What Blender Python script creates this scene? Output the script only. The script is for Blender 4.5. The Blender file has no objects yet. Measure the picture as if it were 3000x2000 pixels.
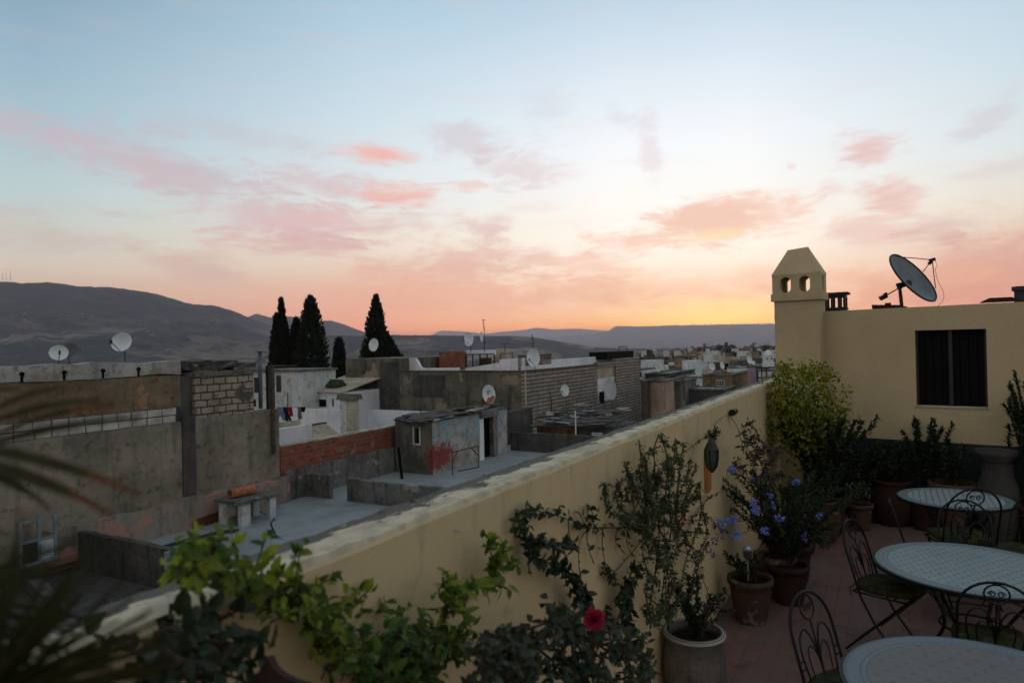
import bpy, math, random
from mathutils import Vector, Matrix, noise as mnoise
R = math.radians
random.seed(7)
rnd = random.random
def ru(a, b): return a + (b - a) * random.random()
scene = bpy.context.scene
COL = scene.collection

# ------------------------------------------------------------------ camera
CAMZ = 2.34
cam_d = bpy.data.cameras.new('camera'); cam = bpy.data.objects.new('camera', cam_d); COL.objects.link(cam)
cam_d.lens = 24; cam_d.sensor_width = 36; cam_d.clip_start = .05; cam_d.clip_end = 90000
cam_d.dof.use_dof = True; cam_d.dof.focus_distance = 9.0; cam_d.dof.aperture_fstop = 2.8
cam.location = (0, 0, CAMZ)
CR = Matrix.Rotation(R(90 + .29), 3, 'X') @ Matrix.Rotation(R(-1.2), 3, 'Z')
cam.rotation_euler = CR.to_euler()
scene.camera = cam

# ------------------------------------------------------------------ rendering
scene.view_settings.view_transform = 'Standard'; scene.view_settings.look = 'None'
scene.view_settings.exposure = .22; scene.view_settings.gamma = 1
cy = scene.cycles
try:
    cy.use_denoising = True; cy.denoiser = 'OPENIMAGEDENOISE'
    cy.max_bounces = 6; cy.diffuse_bounces = 3; cy.glossy_bounces = 2; cy.transmission_bounces = 3
    cy.volume_bounces = 0; cy.transparent_max_bounces = 6; cy.volume_max_steps = 64
    cy.caustics_reflective = False; cy.caustics_refractive = False
except Exception: pass

def lin(c):
    return tuple((v / 255 / 12.92 if v <= 10 else ((v / 255 + .055) / 1.055) ** 2.4) for v in c) + (1,)

# pixel (of the 3000x2000 photograph) -> ray, and ray -> point on a plane
CAMP = Vector((0, 0, CAMZ))
def ray(px, py): return CR @ Vector(((px - 1500) / 2000, -(py - 1000) / 2000, -1))
UA = R(61.2)                       # direction of the long walls (the u axis), as an angle from world x
UD = Vector((math.cos(UA), math.sin(UA), 0)); VD = Vector((-math.sin(UA), math.cos(UA), 0))
def at_y(px, py, y): d = ray(px, py); return CAMP + d * (y / d.y)
def at_z(px, py, z): d = ray(px, py); return CAMP + d * ((z - CAMZ) / d.z)
def at_v(px, py, v): d = ray(px, py); return CAMP + d * (v / d.dot(VD))
def at_u(px, py, u): d = ray(px, py); return CAMP + d * (u / d.dot(UD))
def uv(p): return (p.dot(UD), p.dot(VD), p.z)
def T(u, v, z=0): return UD * u + VD * v + Vector((0, 0, z))
def azel(px, py):
    d = ray(px, py).normalized()
    return math.atan2(d.x, d.y), math.asin(d.z)

# ------------------------------------------------------------------ world: dusk sky
class NT:
    def __init__(s, tree): s.t = tree; s.t.nodes.clear()
    def n(s, typ, **kw):
        nd = s.t.nodes.new(typ)
        for k, v in kw.items(): setattr(nd, k, v)
        return nd
    def put(s, sock, v):
        if v is None: return
        if isinstance(v, bpy.types.NodeSocket): s.t.links.new(v, sock)
        else:
            if hasattr(sock, 'default_value'):
                dv = sock.default_value
                if hasattr(dv, '__len__') and not hasattr(v, '__len__'): v = [v] * len(dv)
                if hasattr(dv, '__len__') and len(dv) == 4 and len(v) == 3: v = list(v) + [1]
                sock.default_value = v
    def m(s, op, a, b=None, c=None, clamp=False):
        nd = s.n('ShaderNodeMath', operation=op); nd.use_clamp = clamp
        s.put(nd.inputs[0], a); s.put(nd.inputs[1], b); s.put(nd.inputs[2], c); return nd.outputs[0]
    def vm(s, op, a, b=None):
        nd = s.n('ShaderNodeVectorMath', operation=op); s.put(nd.inputs[0], a)
        if b is not None: s.put(nd.inputs[1], b)
        return nd.outputs['Value'] if op in ('LENGTH', 'DOT_PRODUCT', 'DISTANCE') else nd.outputs[0]
    def mix(s, f, a, b, mode='MIX'):
        nd = s.n('ShaderNodeMix', data_type='RGBA', blend_type=mode)
        s.put(nd.inputs[0], f); s.put(nd.inputs[6], a); s.put(nd.inputs[7], b); return nd.outputs[2]
    def ramp(s, f, stops, interp='LINEAR'):
        nd = s.n('ShaderNodeValToRGB'); s.put(nd.inputs[0], f); cr = nd.color_ramp; cr.interpolation = interp
        while len(cr.elements) < len(stops): cr.elements.new(.5)
        for e, (p, c) in zip(cr.elements, stops):
            e.position = p; e.color = (c, c, c, 1) if not hasattr(c, '__len__') else (list(c) + [1])[:4]
        return nd.outputs[0]
    def mr(s, v, a, b, c=0, d=1, smooth=True):
        nd = s.n('ShaderNodeMapRange'); nd.interpolation_type = 'SMOOTHSTEP' if smooth else 'LINEAR'
        for i, x in enumerate((v, a, b, c, d)): s.put(nd.inputs[i], x)
        return nd.outputs[0]
    def noise(s, vec, scale, detail=4, rough=.55, col=False):
        nd = s.n('ShaderNodeTexNoise'); s.put(nd.inputs['Vector'], vec)
        nd.inputs['Scale'].default_value = scale; nd.inputs['Detail'].default_value = detail; nd.inputs['Roughness'].default_value = rough
        return nd.outputs[1 if col else 0]
    def sep(s, v): nd = s.n('ShaderNodeSeparateXYZ'); s.put(nd.inputs[0], v); return nd.outputs
    def comb(s, x, y, z=0):
        nd = s.n('ShaderNodeCombineXYZ'); s.put(nd.inputs[0], x); s.put(nd.inputs[1], y); s.put(nd.inputs[2], z); return nd.outputs[0]

world = bpy.data.worlds.new('World'); scene.world = world; world.use_nodes = True
w = NT(world.node_tree)
dirv = w.n('ShaderNodeTexCoord').outputs['Generated']
X, Y, Z = w.sep(dirv)[:3]
AZ = w.m('ARCTAN2', X, Y); EL = w.m('ARCSINE', Z)
AZ0 = azel(2020, 900)[0]
def elf(y, x=1500): return azel(x, y)[1]
def skyramp(stops, x):
    # stops: (photo y, colour); below the horizon a dim ground tone, towards the zenith dusk blue
    pts = [(0.0, (.10, .09, .09)), (.245, (.12, .10, .10))]
    def tone(c):
        l_ = lin(c)[:3]; g_ = sum(l_) / 3; return tuple((v * .93 + g_ * .07) * .95 for v in l_)
    for y, c in stops: pts.append(((elf(y, x) + .5) / 2.0, tone(c)))
    pts.append((.60, tuple(v * .62 for v in lin(stops[-1][1])[:3]))); pts.append((1.0, (.25, .29, .34)))
    return w.ramp(w.m('MULTIPLY', w.m('ADD', EL, .5), .5), pts)
rW = skyramp([(1000, (232, 168, 150)), (958, (250, 178, 142)), (925, (252, 198, 164)), (880, (252, 211, 184)), (800, (253, 229, 211)), (720, (253, 242, 231)), (600, (248, 243, 238)), (420, (238, 241, 245)), (220, (217, 228, 238)), (0, (189, 209, 226))], 2020)
rM = skyramp([(1000, (228, 165, 155)), (950, (238, 172, 158)), (900, (236, 178, 164)), (840, (230, 184, 168)), (780, (231, 204, 188)), (700, (231, 219, 207)), (560, (218, 224, 227)), (380, (203, 218, 227)), (200, (187, 208, 223)), (0, (166, 196, 215))], 1100)
rL = skyramp([(1020, (205, 165, 158)), (900, (206, 172, 164)), (840, (205, 180, 170)), (790, (209, 192, 182)), (700, (200, 200, 194)), (560, (184, 200, 203)), (380, (165, 190, 203)), (200, (150, 178, 197)), (0, (133, 163, 184))], 300)
rB = w.ramp(w.m('MULTIPLY', w.m('ADD', EL, .5), .5), [(0, (.09, .085, .08)), (.24, (.11, .10, .095)), (.26, (.46, .41, .37)), (.35, (.49, .45, .42)), (.55, (.42, .43, .43)), (1, (.25, .29, .34))])
dAZ = w.m('ABSOLUTE', w.m('SUBTRACT', AZ, AZ0))
dAZ = w.m('MULTIPLY', dAZ, w.m('ADD', 1.0, w.m('MULTIPLY', w.m('GREATER_THAN', AZ, AZ0), .25)))
c = w.mix(w.mr(dAZ, .10, .46, smooth=False), rW, rM)
c = w.mix(w.mr(dAZ, .46, .86, smooth=False), c, rL)
c = w.mix(w.mr(dAZ, .95, 2.2), c, rB)
# glow just above the mesa
gaz, gel = azel(2110, 925)
g = w.vm('LENGTH', w.comb(w.m('MULTIPLY', w.m('SUBTRACT', AZ, gaz), 6.5), w.m('MULTIPLY', w.m('SUBTRACT', EL, gel), 27.0)))
c = w.mix(w.mr(g, 1.25, 0, 0, .65), c, lin((255, 230, 164)))
# clouds: banks at their own directions, ragged by noise
ae = w.comb(AZ, w.m('MULTIPLY', EL, 2.4))
wrp = w.vm('ADD', ae, w.vm('MULTIPLY', w.vm('SUBTRACT', w.noise(ae, 5, 3, .5, col=True), (.5, .5, .5)), (.16, .10, 0)))
nz = w.m('SUBTRACT', w.noise(wrp, 8, 9, .66), .5); nz2 = w.m('SUBTRACT', w.noise(w.vm('MULTIPLY', wrp, (1, 1.5, 1)), 30, 8, .68), .5)
NZ = w.m('ADD', w.m('MULTIPLY', nz, 3.2), w.m('MULTIPLY', nz2, 2.0))
LAV, PNK, CRL, ORG = (200, 180, 192), (228, 184, 182), (238, 182, 174), (254, 214, 190)
CL = [(400, 470, 400, 62, 9, .75, LAV), (440, 505, 150, 26, 4, .35, (216, 182, 182)), (130, 385, 300, 28, 7, .45, LAV), (700, 400, 240, 36, 6, .3, LAV), (1120, 452, 110, 26, 3, .8, (238, 186, 182)), (1130, 452, 60, 12, 2, .8, (250, 176, 164)),
      (960, 545, 190, 40, 9, .7, (214, 188, 194)), (830, 640, 270, 62, 2, .7, (212, 184, 190)), (1010, 655, 270, 56, -2, .8, (226, 184, 186)), (880, 715, 240, 34, 0, .75, (222, 176, 176)), (1160, 575, 130, 30, 2, .8, (244, 182, 170)),
      (1350, 415, 110, 48, 12, .55, (210, 190, 200)), (1530, 500, 130, 44, 4, .55, (224, 192, 196)), (1380, 545, 60, 16, -8, .6, (244, 190, 180)), (1440, 665, 62, 34, 0, .75, (226, 190, 190)), (1330, 765, 260, 44, -4, .8, (232, 182, 172)),
      (1250, 810, 300, 30, 0, .6, (236, 180, 166)), (2080, 655, 300, 56, -4, 1.0, (250, 205, 184)), (2060, 640, 160, 34, -2, .9, (246, 200, 184)), (2080, 690, 120, 14, -2, .7, (255, 226, 176)), (1850, 712, 100, 42, 0, .85, (252, 206, 186)), (2530, 440, 100, 48, 0, .8, (231, 184, 182)), (2590, 580, 100, 46, 14, .8, (236, 184, 176)),
      (2430, 548, 60, 26, 0, .5, (236, 198, 192)), (2530, 668, 110, 48, 18, .65, (238, 192, 182)), (2790, 655, 140, 48, -6, .55, (222, 186, 182)), (2960, 790, 330, 110, -2, .75, (222, 164, 158)), (2760, 850, 420, 60, 0, .6, (234, 166, 156)),
      (1740, 775, 140, 34, 0, .7, (248, 196, 178)), (1560, 760, 90, 20, 0, .5, (240, 196, 182)), (180, 700, 260, 40, 4, .5, (206, 178, 178)), (600, 790, 160, 40, 12, .7, (214, 178, 174)), (330, 625, 140, 16, 4, .5, (206, 182, 186)), (1905, 435, 34, 80, -8, .45, (226, 204, 212)),
      (1820, 350, 50, 24, 30, .3, (200, 200, 216)), (2320, 486, 26, 14, 0, .5, (236, 200, 196)), (1900, 845, 900, 44, 0, .45, (250, 192, 160)), (1350, 875, 560, 46, 0, .5, (236, 172, 160)), (2900, 340, 130, 34, -34, .4, (208, 188, 200)), (1600, 320, 80, 60, 40, .25, (200, 196, 214)),
      (2900, 500, 130, 24, -6, .3, (216, 188, 190)), (1540, 610, 90, 16, 0, .3, (232, 204, 206)), (90, 625, 100, 22, 4, .35, (198, 176, 182))]
for cx, cyy, hw, hh, tl, st, colr in CL:
    a0, e0 = azel(cx, cyy); k = math.cos(a0) ** 2
    hwa = hw / 2000 * k * 1.15; hha = hh / 2000 * math.cos(a0) * 1.25; t = -R(tl)
    dx = w.m('SUBTRACT', AZ, a0); dy = w.m('SUBTRACT', EL, e0)
    ca, sa = math.cos(t), math.sin(t)
    xx = w.m('MULTIPLY_ADD', dx, ca / hwa, w.m('MULTIPLY', dy, sa / hwa))
    yy = w.m('MULTIPLY_ADD', dx, -sa / hha, w.m('MULTIPLY', dy, ca / hha))
    ln = w.vm('LENGTH', w.comb(xx, yy))
    c = w.mix(w.mr(w.m('ADD', ln, NZ), 1.25, .15, 0, st * .95), c, tuple((v * .84 + sum(lin(colr)[:3]) / 3 * .16) * .90 for v in lin(colr)[:3]) + (1,))
# faint streaks everywhere
stv = w.noise(w.comb(AZ, w.m('MULTIPLY', EL, 9.0)), 5, 6, .6)
c = w.mix(w.mr(stv, .5, .72, 0, .22), c, w.mix(.5, c, lin((226, 184, 186))))
sky = w.n('ShaderNodeTexSky', sky_type='NISHITA'); sky.sun_disc = False; sky.sun_elevation = R(1.2); sky.sun_rotation = AZ0
sky.air_density = 1.2; sky.dust_density = 2
c = w.mix(1.0, c, w.mix(1.0, sky.outputs[0], (.003, .003, .003, 1), 'MULTIPLY'), 'ADD')
# the sky seen low down has already come through the haze layer: brighter above it than it looks from below
HZ, HTOP, HJ = 7.5e-5, 1060.0, (.32, .27, .32)
pth_ = w.m('MINIMUM', 44000.0, w.m('DIVIDE', HTOP, w.m('MAXIMUM', w.m('SINE', EL), .004)))
trn = w.m('EXPONENT', w.m('MULTIPLY', pth_, -HZ)); trn = w.m('ADD', trn, w.m('MULTIPLY', w.m('LESS_THAN', EL, 0), w.m('SUBTRACT', 1, trn)))
hz_ = w.n('ShaderNodeVectorMath', operation='SCALE'); hz_.inputs[0].default_value = HJ; w.put(hz_.inputs['Scale'], w.m('SUBTRACT', 1, trn))
sc__ = w.n('ShaderNodeVectorMath', operation='SCALE'); w.put(sc__.inputs[0], w.vm('SUBTRACT', c, hz_.outputs[0])); w.put(sc__.inputs['Scale'], w.m('DIVIDE', 1, trn))
final = w.vm('MAXIMUM', sc__.outputs[0], (0, 0, 0))
bg = w.n('ShaderNodeBackground'); w.put(bg.inputs[0], final); bg.inputs[1].default_value = 1.0
wo = w.n('ShaderNodeOutputWorld'); w.t.links.new(bg.outputs[0], wo.inputs[0])

# sun: at the horizon behind the mesa, only a faint warm graze
sd = bpy.data.lights.new('sun', 'SUN'); sd.energy = .12; sd.angle = R(12); sd.color = (1, .72, .48)
so = bpy.data.objects.new('sun', sd); COL.objects.link(so)
so.rotation_euler = Vector((math.sin(AZ0) * math.cos(R(2.5)), math.cos(AZ0) * math.cos(R(2.5)), math.sin(R(2.5)))).to_track_quat('Z', 'Y').to_euler()

# ------------------------------------------------------------------ object helpers
def tag(o, label=None, cat=None, group=None, kind=None):
    if label: o['label'] = label
    if cat: o['category'] = cat
    if group: o['group'] = group
    if kind: o['kind'] = kind
    return o
def thing(name, label, cat, loc=(0, 0, 0), rz=0, group=None):
    o = bpy.data.objects.new(name, None); COL.objects.link(o); o.empty_display_size = .1
    o.location = loc; o.rotation_euler = (0, 0, rz); return tag(o, label, cat, group)
def town(name, label, cat, u, v, z, group=None): return thing(name, label, cat, T(u, v, z), UA, group)
def dup(o, parent=None, loc=None, rz=None, scale=None, label=None):
    c = o.copy(); COL.objects.link(c)
    if parent: c.parent = parent
    for ch in [x for x in bpy.data.objects if x.parent == o]: dup(ch, c)
    if loc is not None: c.location = loc
    if rz is not None: c.rotation_euler = (0, 0, rz)
    if scale is not None: c.scale = (scale,) * 3 if not hasattr(scale, '__len__') else scale
    if label: c['label'] = label
    return c

class MB:
    def __init__(s): s.v = []; s.f = []
    def add(s, vs, fs):
        k = len(s.v); s.v += [tuple(p) for p in vs]; s.f += [tuple(i + k for i in f) for f in fs]
    def box(s, x0, y0, z0, x1, y1, z1, skip=()):
        vs = [(x0, y0, z0), (x1, y0, z0), (x1, y1, z0), (x0, y1, z0), (x0, y0, z1), (x1, y0, z1), (x1, y1, z1), (x0, y1, z1)]
        fs = [(0, 3, 2, 1), (4, 5, 6, 7), (0, 1, 5, 4), (1, 2, 6, 5), (2, 3, 7, 6), (3, 0, 4, 7)]
        s.add(vs, [f for i, f in enumerate(fs) if i not in skip]); return s
    def obox(s, c, a, b, h, hx, hy, hz):
        a, b, h = Vector(a).normalized(), Vector(b).normalized(), Vector(h).normalized(); c = Vector(c)
        vs = [c + a * sx * hx + b * sy * hy + h * sz * hz for sz in (-1, 1) for sx, sy in ((-1, -1), (1, -1), (1, 1), (-1, 1))]
        s.add(vs, [(0, 3, 2, 1), (4, 5, 6, 7), (0, 1, 5, 4), (1, 2, 6, 5), (2, 3, 7, 6), (3, 0, 4, 7)]); return s
    def tube(s, pts, r, n=6, closed=False):
        pts = [Vector(p) for p in pts]; m = len(pts)
        rs = r if hasattr(r, '__len__') else [r] * m
        rings = []; pn = None
        for i, p in enumerate(pts):
            if closed: d = pts[(i + 1) % m] - pts[i - 1]
            else: d = pts[min(i + 1, m - 1)] - pts[max(i - 1, 0)]
            if d.length < 1e-9: d = Vector((0, 0, 1))
            d.normalize()
            if pn is None:
                pn = d.cross(Vector((0, 0, 1)) if abs(d.z) < .9 else Vector((1, 0, 0)))
            pn = (pn - d * pn.dot(d))
            if pn.length < 1e-6: pn = d.orthogonal()
            pn.normalize(); b = d.cross(pn)
            rings.append([p + (pn * math.cos(2 * math.pi * k / n) + b * math.sin(2 * math.pi * k / n)) * rs[i] for k in range(n)])
        vs = [q for ring in rings for q in ring]; fs = []
        for i in range(m if closed else m - 1):
            j = (i + 1) % m
            for k in range(n): fs.append((i * n + k, i * n + (k + 1) % n, j * n + (k + 1) % n, j * n + k))
        if not closed: fs += [tuple(range(n))[::-1], tuple((m - 1) * n + k for k in range(n))]
        s.add(vs, fs); return s
    def lathe(s, prof, n=24, c=(0, 0, 0), cap=True):
        vs = []; fs = []; c = Vector(c)
        for r, z in prof:
            for k in range(n): a = 2 * math.pi * k / n; vs.append(c + Vector((r * math.cos(a), r * math.sin(a), z)))
        for i in range(len(prof) - 1):
            for k in range(n): fs.append((i * n + k, i * n + (k + 1) % n, (i + 1) * n + (k + 1) % n, (i + 1) * n + k))
        if cap: fs += [tuple(range(n))[::-1], tuple((len(prof) - 1) * n + k for k in range(n))]
        s.add(vs, fs); return s
    def prism(s, poly, y0, y1, plane='xz'):
        n = len(poly)
        def P(a, b, d): return {'xz': (a, d, b), 'yz': (d, a, b), 'xy': (a, b, d)}[plane]
        vs = [P(a, b, y0) for a, b in poly] + [P(a, b, y1) for a, b in poly]
        fs = [tuple(range(n)), tuple(range(2 * n - 1, n - 1, -1))] + [(i, i + n, (i + 1) % n + n, (i + 1) % n) for i in range(n)]
        s.add(vs, fs); return s
    def leaf(s, p, d, nrm, L, W, fold=.25):
        p = Vector(p); d = Vector(d)
        if d.length < 1e-6: d = Vector((0, 0, 1))
        d.normalize(); sd = d.cross(Vector(nrm))
        if sd.length < 1e-4: sd = d.orthogonal()
        sd.normalize(); n2 = sd.cross(d)
        m1 = p + d * L * .38; m2 = p + d * L * .72 + n2 * L * -.05
        s.add([p, m1 + sd * W * .5 + n2 * W * fold, m2 + sd * W * .36 + n2 * W * fold * .5, p + d * L - n2 * L * .12, m2 - sd * W * .36 + n2 * W * fold * .5, m1 - sd * W * .5 + n2 * W * fold, m1],
              [(0, 6, 1), (6, 3, 2, 1), (0, 5, 6), (6, 5, 4, 3)]); return s
    def build(s, name, mat, parent=None, smooth=False, loc=None, rz=None):
        me = bpy.data.meshes.new(name); me.from_pydata(s.v, [], s.f); me.validate()
        if smooth: me.polygons.foreach_set('use_smooth', [True] * len(me.polygons))
        if mat: me.materials.append(mat)
        o = bpy.data.objects.new(name, me); COL.objects.link(o)
        if parent: o.parent = parent
        if loc is not None: o.location = loc
        if rz is not None: o.rotation_euler = (0, 0, rz)
        return o
def smooth(ps, m=4):
    ps = [Vector(p) for p in ps]; out = []
    for i in range(len(ps) - 1):
        p0 = ps[max(0, i - 1)]; p1 = ps[i]; p2 = ps[i + 1]; p3 = ps[min(len(ps) - 1, i + 2)]
        for k in range(m):
            q = k / m; out.append(.5 * ((2 * p1) + (p2 - p0) * q + (2 * p0 - 5 * p1 + 4 * p2 - p3) * q * q + (3 * p1 - p0 - 3 * p2 + p3) * q ** 3))
    return out + [ps[-1]]
def rvec():
    while True:
        v = Vector((ru(-1, 1), ru(-1, 1), ru(-1, 1)))
        if .05 < v.length < 1: return v.normalized()

# ------------------------------------------------------------------ materials
def mat(name, fn, rough=.9, bump=0, bdist=.01, spec=.25, metal=0, disp=None):
    m = bpy.data.materials.new(name); m.use_nodes = True; t = NT(m.node_tree)
    p = t.n('ShaderNodeBsdfPrincipled'); out = t.n('ShaderNodeOutputMaterial'); t.t.links.new(p.outputs[0], out.inputs[0])
    p.inputs['Roughness'].default_value = rough; p.inputs['Specular IOR Level'].default_value = spec; p.inputs['Metallic'].default_value = metal
    r = fn(t); colr, h = r if isinstance(r, tuple) and isinstance(r[1], (bpy.types.NodeSocket, type(None))) else (r, None)
    t.put(p.inputs['Base Color'], colr)
    if h is not None and bump:
        b = t.n('ShaderNodeBump'); b.inputs['Strength'].default_value = bump; b.inputs['Distance'].default_value = bdist
        t.put(b.inputs['Height'], h); t.t.links.new(b.outputs[0], p.inputs['Normal'])
    return m
def objc(t): return t.n('ShaderNodeTexCoord').outputs['Object']
def wallc(t):
    """object-space wall coordinates: x runs along the face, y is height"""
    tc = t.n('ShaderNodeTexCoord'); s = t.sep(tc.outputs['Object']); n = t.sep(tc.outputs['Normal'])
    f = t.m('GREATER_THAN', t.m('ABSOLUTE', n[0]), .7)
    xx = t.m('ADD', t.m('MULTIPLY', s[1], f), t.m('MULTIPLY', s[0], t.m('SUBTRACT', 1, f)))
    return t.comb(xx, s[2], 0)
def plain(name, c, rough=.6, spec=.4, metal=0, var=.15, sc=6):
    def f(t):
        n = t.noise(objc(t), sc, 4)
        return t.mix(t.mr(n, .3, .7), [v * (1 - var) for v in c], [min(1, v * (1 + var)) for v in c]), n
    return mat(name, f, rough, .15, .004, spec, metal)
def plaster(name, base, stain, dark, sc=1.0, amt=.6, streak=.5, patch=None, bump=.35, rough=.92, pth=.58):
    def f(t):
        o = objc(t); s = t.sep(o)
        n1 = t.noise(o, .9 * sc, 6, .65); n2 = t.noise(o, 4.5 * sc, 6, .6); n3 = t.noise(o, 40, 3, .6)
        stv = t.noise(t.comb(s[0], s[1], t.m('MULTIPLY', s[2], .12)), 3.2 * sc, 5, .6)
        n0 = t.noise(t.vm('ADD', o, (1.7, 4.2, 8.8)), .42, 7, .68)
        c = t.mix(t.mr(n1, .35, .65, 0, amt), base, stain)
        c = t.mix(t.mr(n2, .5, .72, 0, amt * .8), c, dark)
        c = t.mix(t.mr(stv, .5, .7, 0, streak), c, dark)
        c = t.mix(t.mr(n3, .3, .7, 0, .25), c, t.mix(1, c, (.55, .55, .55, 1), 'MULTIPLY'))
        c = t.mix(t.mr(n0, .42, .62, 0, min(.75, amt * .75)), c, t.mix(1, c, (.50, .50, .49, 1), 'MULTIPLY'))
        if patch:
            pn = t.noise(t.vm('ADD', o, (7.3, 2.1, 4.4)), 1.3 * sc, 5, .6)
            c = t.mix(t.mr(pn, pth, pth + .03), c, patch)
        return c, t.m('ADD', t.m('MULTIPLY', n2, .7), t.m('MULTIPLY', n3, .3))
    return mat(name, f, rough, bump, .03)
def bricks(name, c1, c2, mortar, bw, bh, ms=.012, over=None, oth=.55, dirt=(.05, .05, .045), warp=.03, osc=.8, bump=.8, dirta=.7):
    def f(t):
        wc = wallc(t); o = objc(t)
        wn = t.noise(o, 2.5, 3, col=True)
        wv = t.vm('ADD', wc, t.vm('MULTIPLY', t.vm('SUBTRACT', wn, (.5, .5, .5)), (warp, warp, 0)))
        b = t.n('ShaderNodeTexBrick'); t.put(b.inputs['Vector'], wv)
        for k, v in (('Color1', c1), ('Color2', c2), ('Mortar', mortar)): b.inputs[k].default_value = list(v) + [1]
        b.inputs['Scale'].default_value = 1; b.inputs['Mortar Size'].default_value = ms; b.inputs['Mortar Smooth'].default_value = .3
        b.inputs['Brick Width'].default_value = bw; b.inputs['Row Height'].default_value = bh; b.inputs['Bias'].default_value = 0
        n1 = t.noise(o, 1.1, 6, .65); n2 = t.noise(o, 7, 5, .6)
        c = t.mix(t.mr(n2, .35, .75, 0, .55), b.outputs[0], t.mix(1, b.outputs[0], (.5, .48, .45, 1), 'MULTIPLY'))
        c = t.mix(t.mr(n1, .48, .7, 0, dirta), c, dirt)
        h = t.m('SUBTRACT', t.m('MULTIPLY', n2, .35), b.outputs['Fac'])
        if over:
            pn = t.noise(t.vm('ADD', o, (3, 5, 1)), osc, 6, .62); k = t.mr(pn, oth, oth + .04)
            c = t.mix(k, c, t.mix(t.mr(n2, .35, .65), over, [v * .6 for v in over]))
            h = t.m('MAXIMUM', h, t.m('MULTIPLY', k, .3))
        return c, h
    return mat(name, f, .93, bump, .02)
def foliage(name, cols, transl=.25, rough=.55):
    m = bpy.data.materials.new(name); m.use_nodes = True; t = NT(m.node_tree)
    g = t.n('ShaderNodeNewGeometry'); r = g.outputs['Random Per Island']
    n = t.noise(objc(t), 2.0, 3)
    f = t.m('ADD', t.m('MULTIPLY', r, .7), t.m('MULTIPLY', n, .3))
    c = t.ramp(f, [(i / (len(cols) - 1) * .8 + .1, x) for i, x in enumerate(cols)])
    p = t.n('ShaderNodeBsdfPrincipled'); t.put(p.inputs['Base Color'], c); p.inputs['Roughness'].default_value = rough; p.inputs['Specular IOR Level'].default_value = .3
    tr = t.n('ShaderNodeBsdfTranslucent'); t.put(tr.inputs[0], t.mix(1, c, (1.0, 1.15, .5, 1), 'MULTIPLY'))
    mx = t.n('ShaderNodeMixShader'); mx.inputs[0].default_value = transl
    t.t.links.new(p.outputs[0], mx.inputs[1]); t.t.links.new(tr.outputs[0], mx.inputs[2])
    out = t.n('ShaderNodeOutputMaterial'); t.t.links.new(mx.outputs[0], out.inputs[0]); return m

M = {}
M['yellow'] = plaster('ochre limewash', (.57, .455, .28), (.51, .41, .25), (.43, .35, .22), sc=.9, amt=.3, streak=.2, bump=.12)
M['concrete'] = plaster('roof concrete', (.31, .345, .355), (.25, .285, .30), (.13, .14, .14), sc=.35, amt=.55, streak=0, bump=.2)
M['greyplaster'] = plaster('grey wall render', (.36, .31, .25), (.265, .235, .19), (.095, .09, .072), sc=.9, amt=.95, streak=.6, patch=(.30, .22, .18), pth=.62, bump=.9)
M['ochreplaster'] = plaster('weathered ochre render', (.29, .20, .12), (.22, .175, .12), (.08, .07, .05), sc=1.2, amt=.95, streak=.4, patch=(.33, .19, .11), pth=.58, bump=.8)
M['darkplaster'] = plaster('dark mould stained render', (.11, .105, .098), (.07, .07, .066), (.03, .032, .032), sc=1.3, amt=.9, streak=.7, bump=.8)
M['midplaster'] = plaster('grey stained render', (.21, .205, .19), (.14, .14, .13), (.05, .055, .052), sc=1.3, amt=1, streak=.8, patch=(.27, .26, .24), pth=.63, bump=.8)
M['pinkplaster'] = plaster('plinth render with pink paint', (.36, .31, .26), (.27, .23, .19), (.11, .10, .085), sc=1.0, amt=.8, streak=.5, patch=(.40, .22, .18), pth=.55, bump=.7)
M['bigwall'] = plaster('brown grey render', (.21, .19, .145), (.13, .122, .10), (.055, .052, .046), sc=.5, amt=1, streak=.9, patch=(.26, .22, .16), pth=.6, bump=.7)
M['white'] = plaster('white limewash', (.86, .88, .93), (.78, .81, .86), (.46, .48, .51), sc=1.0, amt=.5, streak=.35, patch=(.50, .46, .42), pth=.70, bump=.2)
M['whitepeel'] = plaster('peeling white paint', (.66, .69, .71), (.52, .54, .55), (.16, .16, .15), sc=1.6, amt=.45, streak=.35, patch=(.42, .37, .30), pth=.57, bump=.5)
M['whitewash'] = plaster('grimy whitewash', (.50, .50, .49), (.38, .37, .35), (.14, .13, .12), sc=1.4, amt=.9, streak=.6, patch=(.26, .22, .17), pth=.58, bump=.6)
M['cream'] = plaster('cream stucco', (.58, .51, .40), (.46, .41, .33), (.20, .19, .16), sc=1.6, amt=.7, streak=.6, patch=(.5, .48, .44), pth=.6, bump=.4)
M['blocks'] = bricks('tan concrete blocks', (.42, .34, .26), (.32, .265, .21), (.07, .065, .055), .42, .21, .026, over=(.12, .105, .085), oth=.56, warp=.10)
M['greyblock'] = bricks('grey block courses', (.40, .345, .305), (.30, .265, .24), (.10, .09, .082), 1.5, .235, .04, over=None, warp=.06, dirt=(.12, .105, .09), bump=.9)
M['redbrick'] = bricks('red hollow brick', (.36, .085, .05), (.20, .05, .035), (.17, .13, .10), .30, .15, .02, over=(.27, .19, .13), oth=.56, osc=1.6, warp=.04, dirta=.35)
M['slab'] = plain('loose pale block', (.42, .40, .37), .9, .2, var=.25, sc=3)
M['black'] = plain('dark opening', (.006, .006, .007), .8, .1)
M['iron'] = plain('black wrought iron', (.012, .013, .014), .5, .5, .6)
M['darkmetal'] = plain('dark painted metal', (.03, .032, .034), .55, .4, .3)
M['bluepipe'] = plain('blue grey flue', (.10, .135, .16), .7, .3, var=.3)
M['wood'] = plain('weathered timber', (.085, .066, .05), .9, .2, var=.45)
M['rustwood'] = plain('brown boards', (.10, .045, .022), .85, .2, var=.4)
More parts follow.
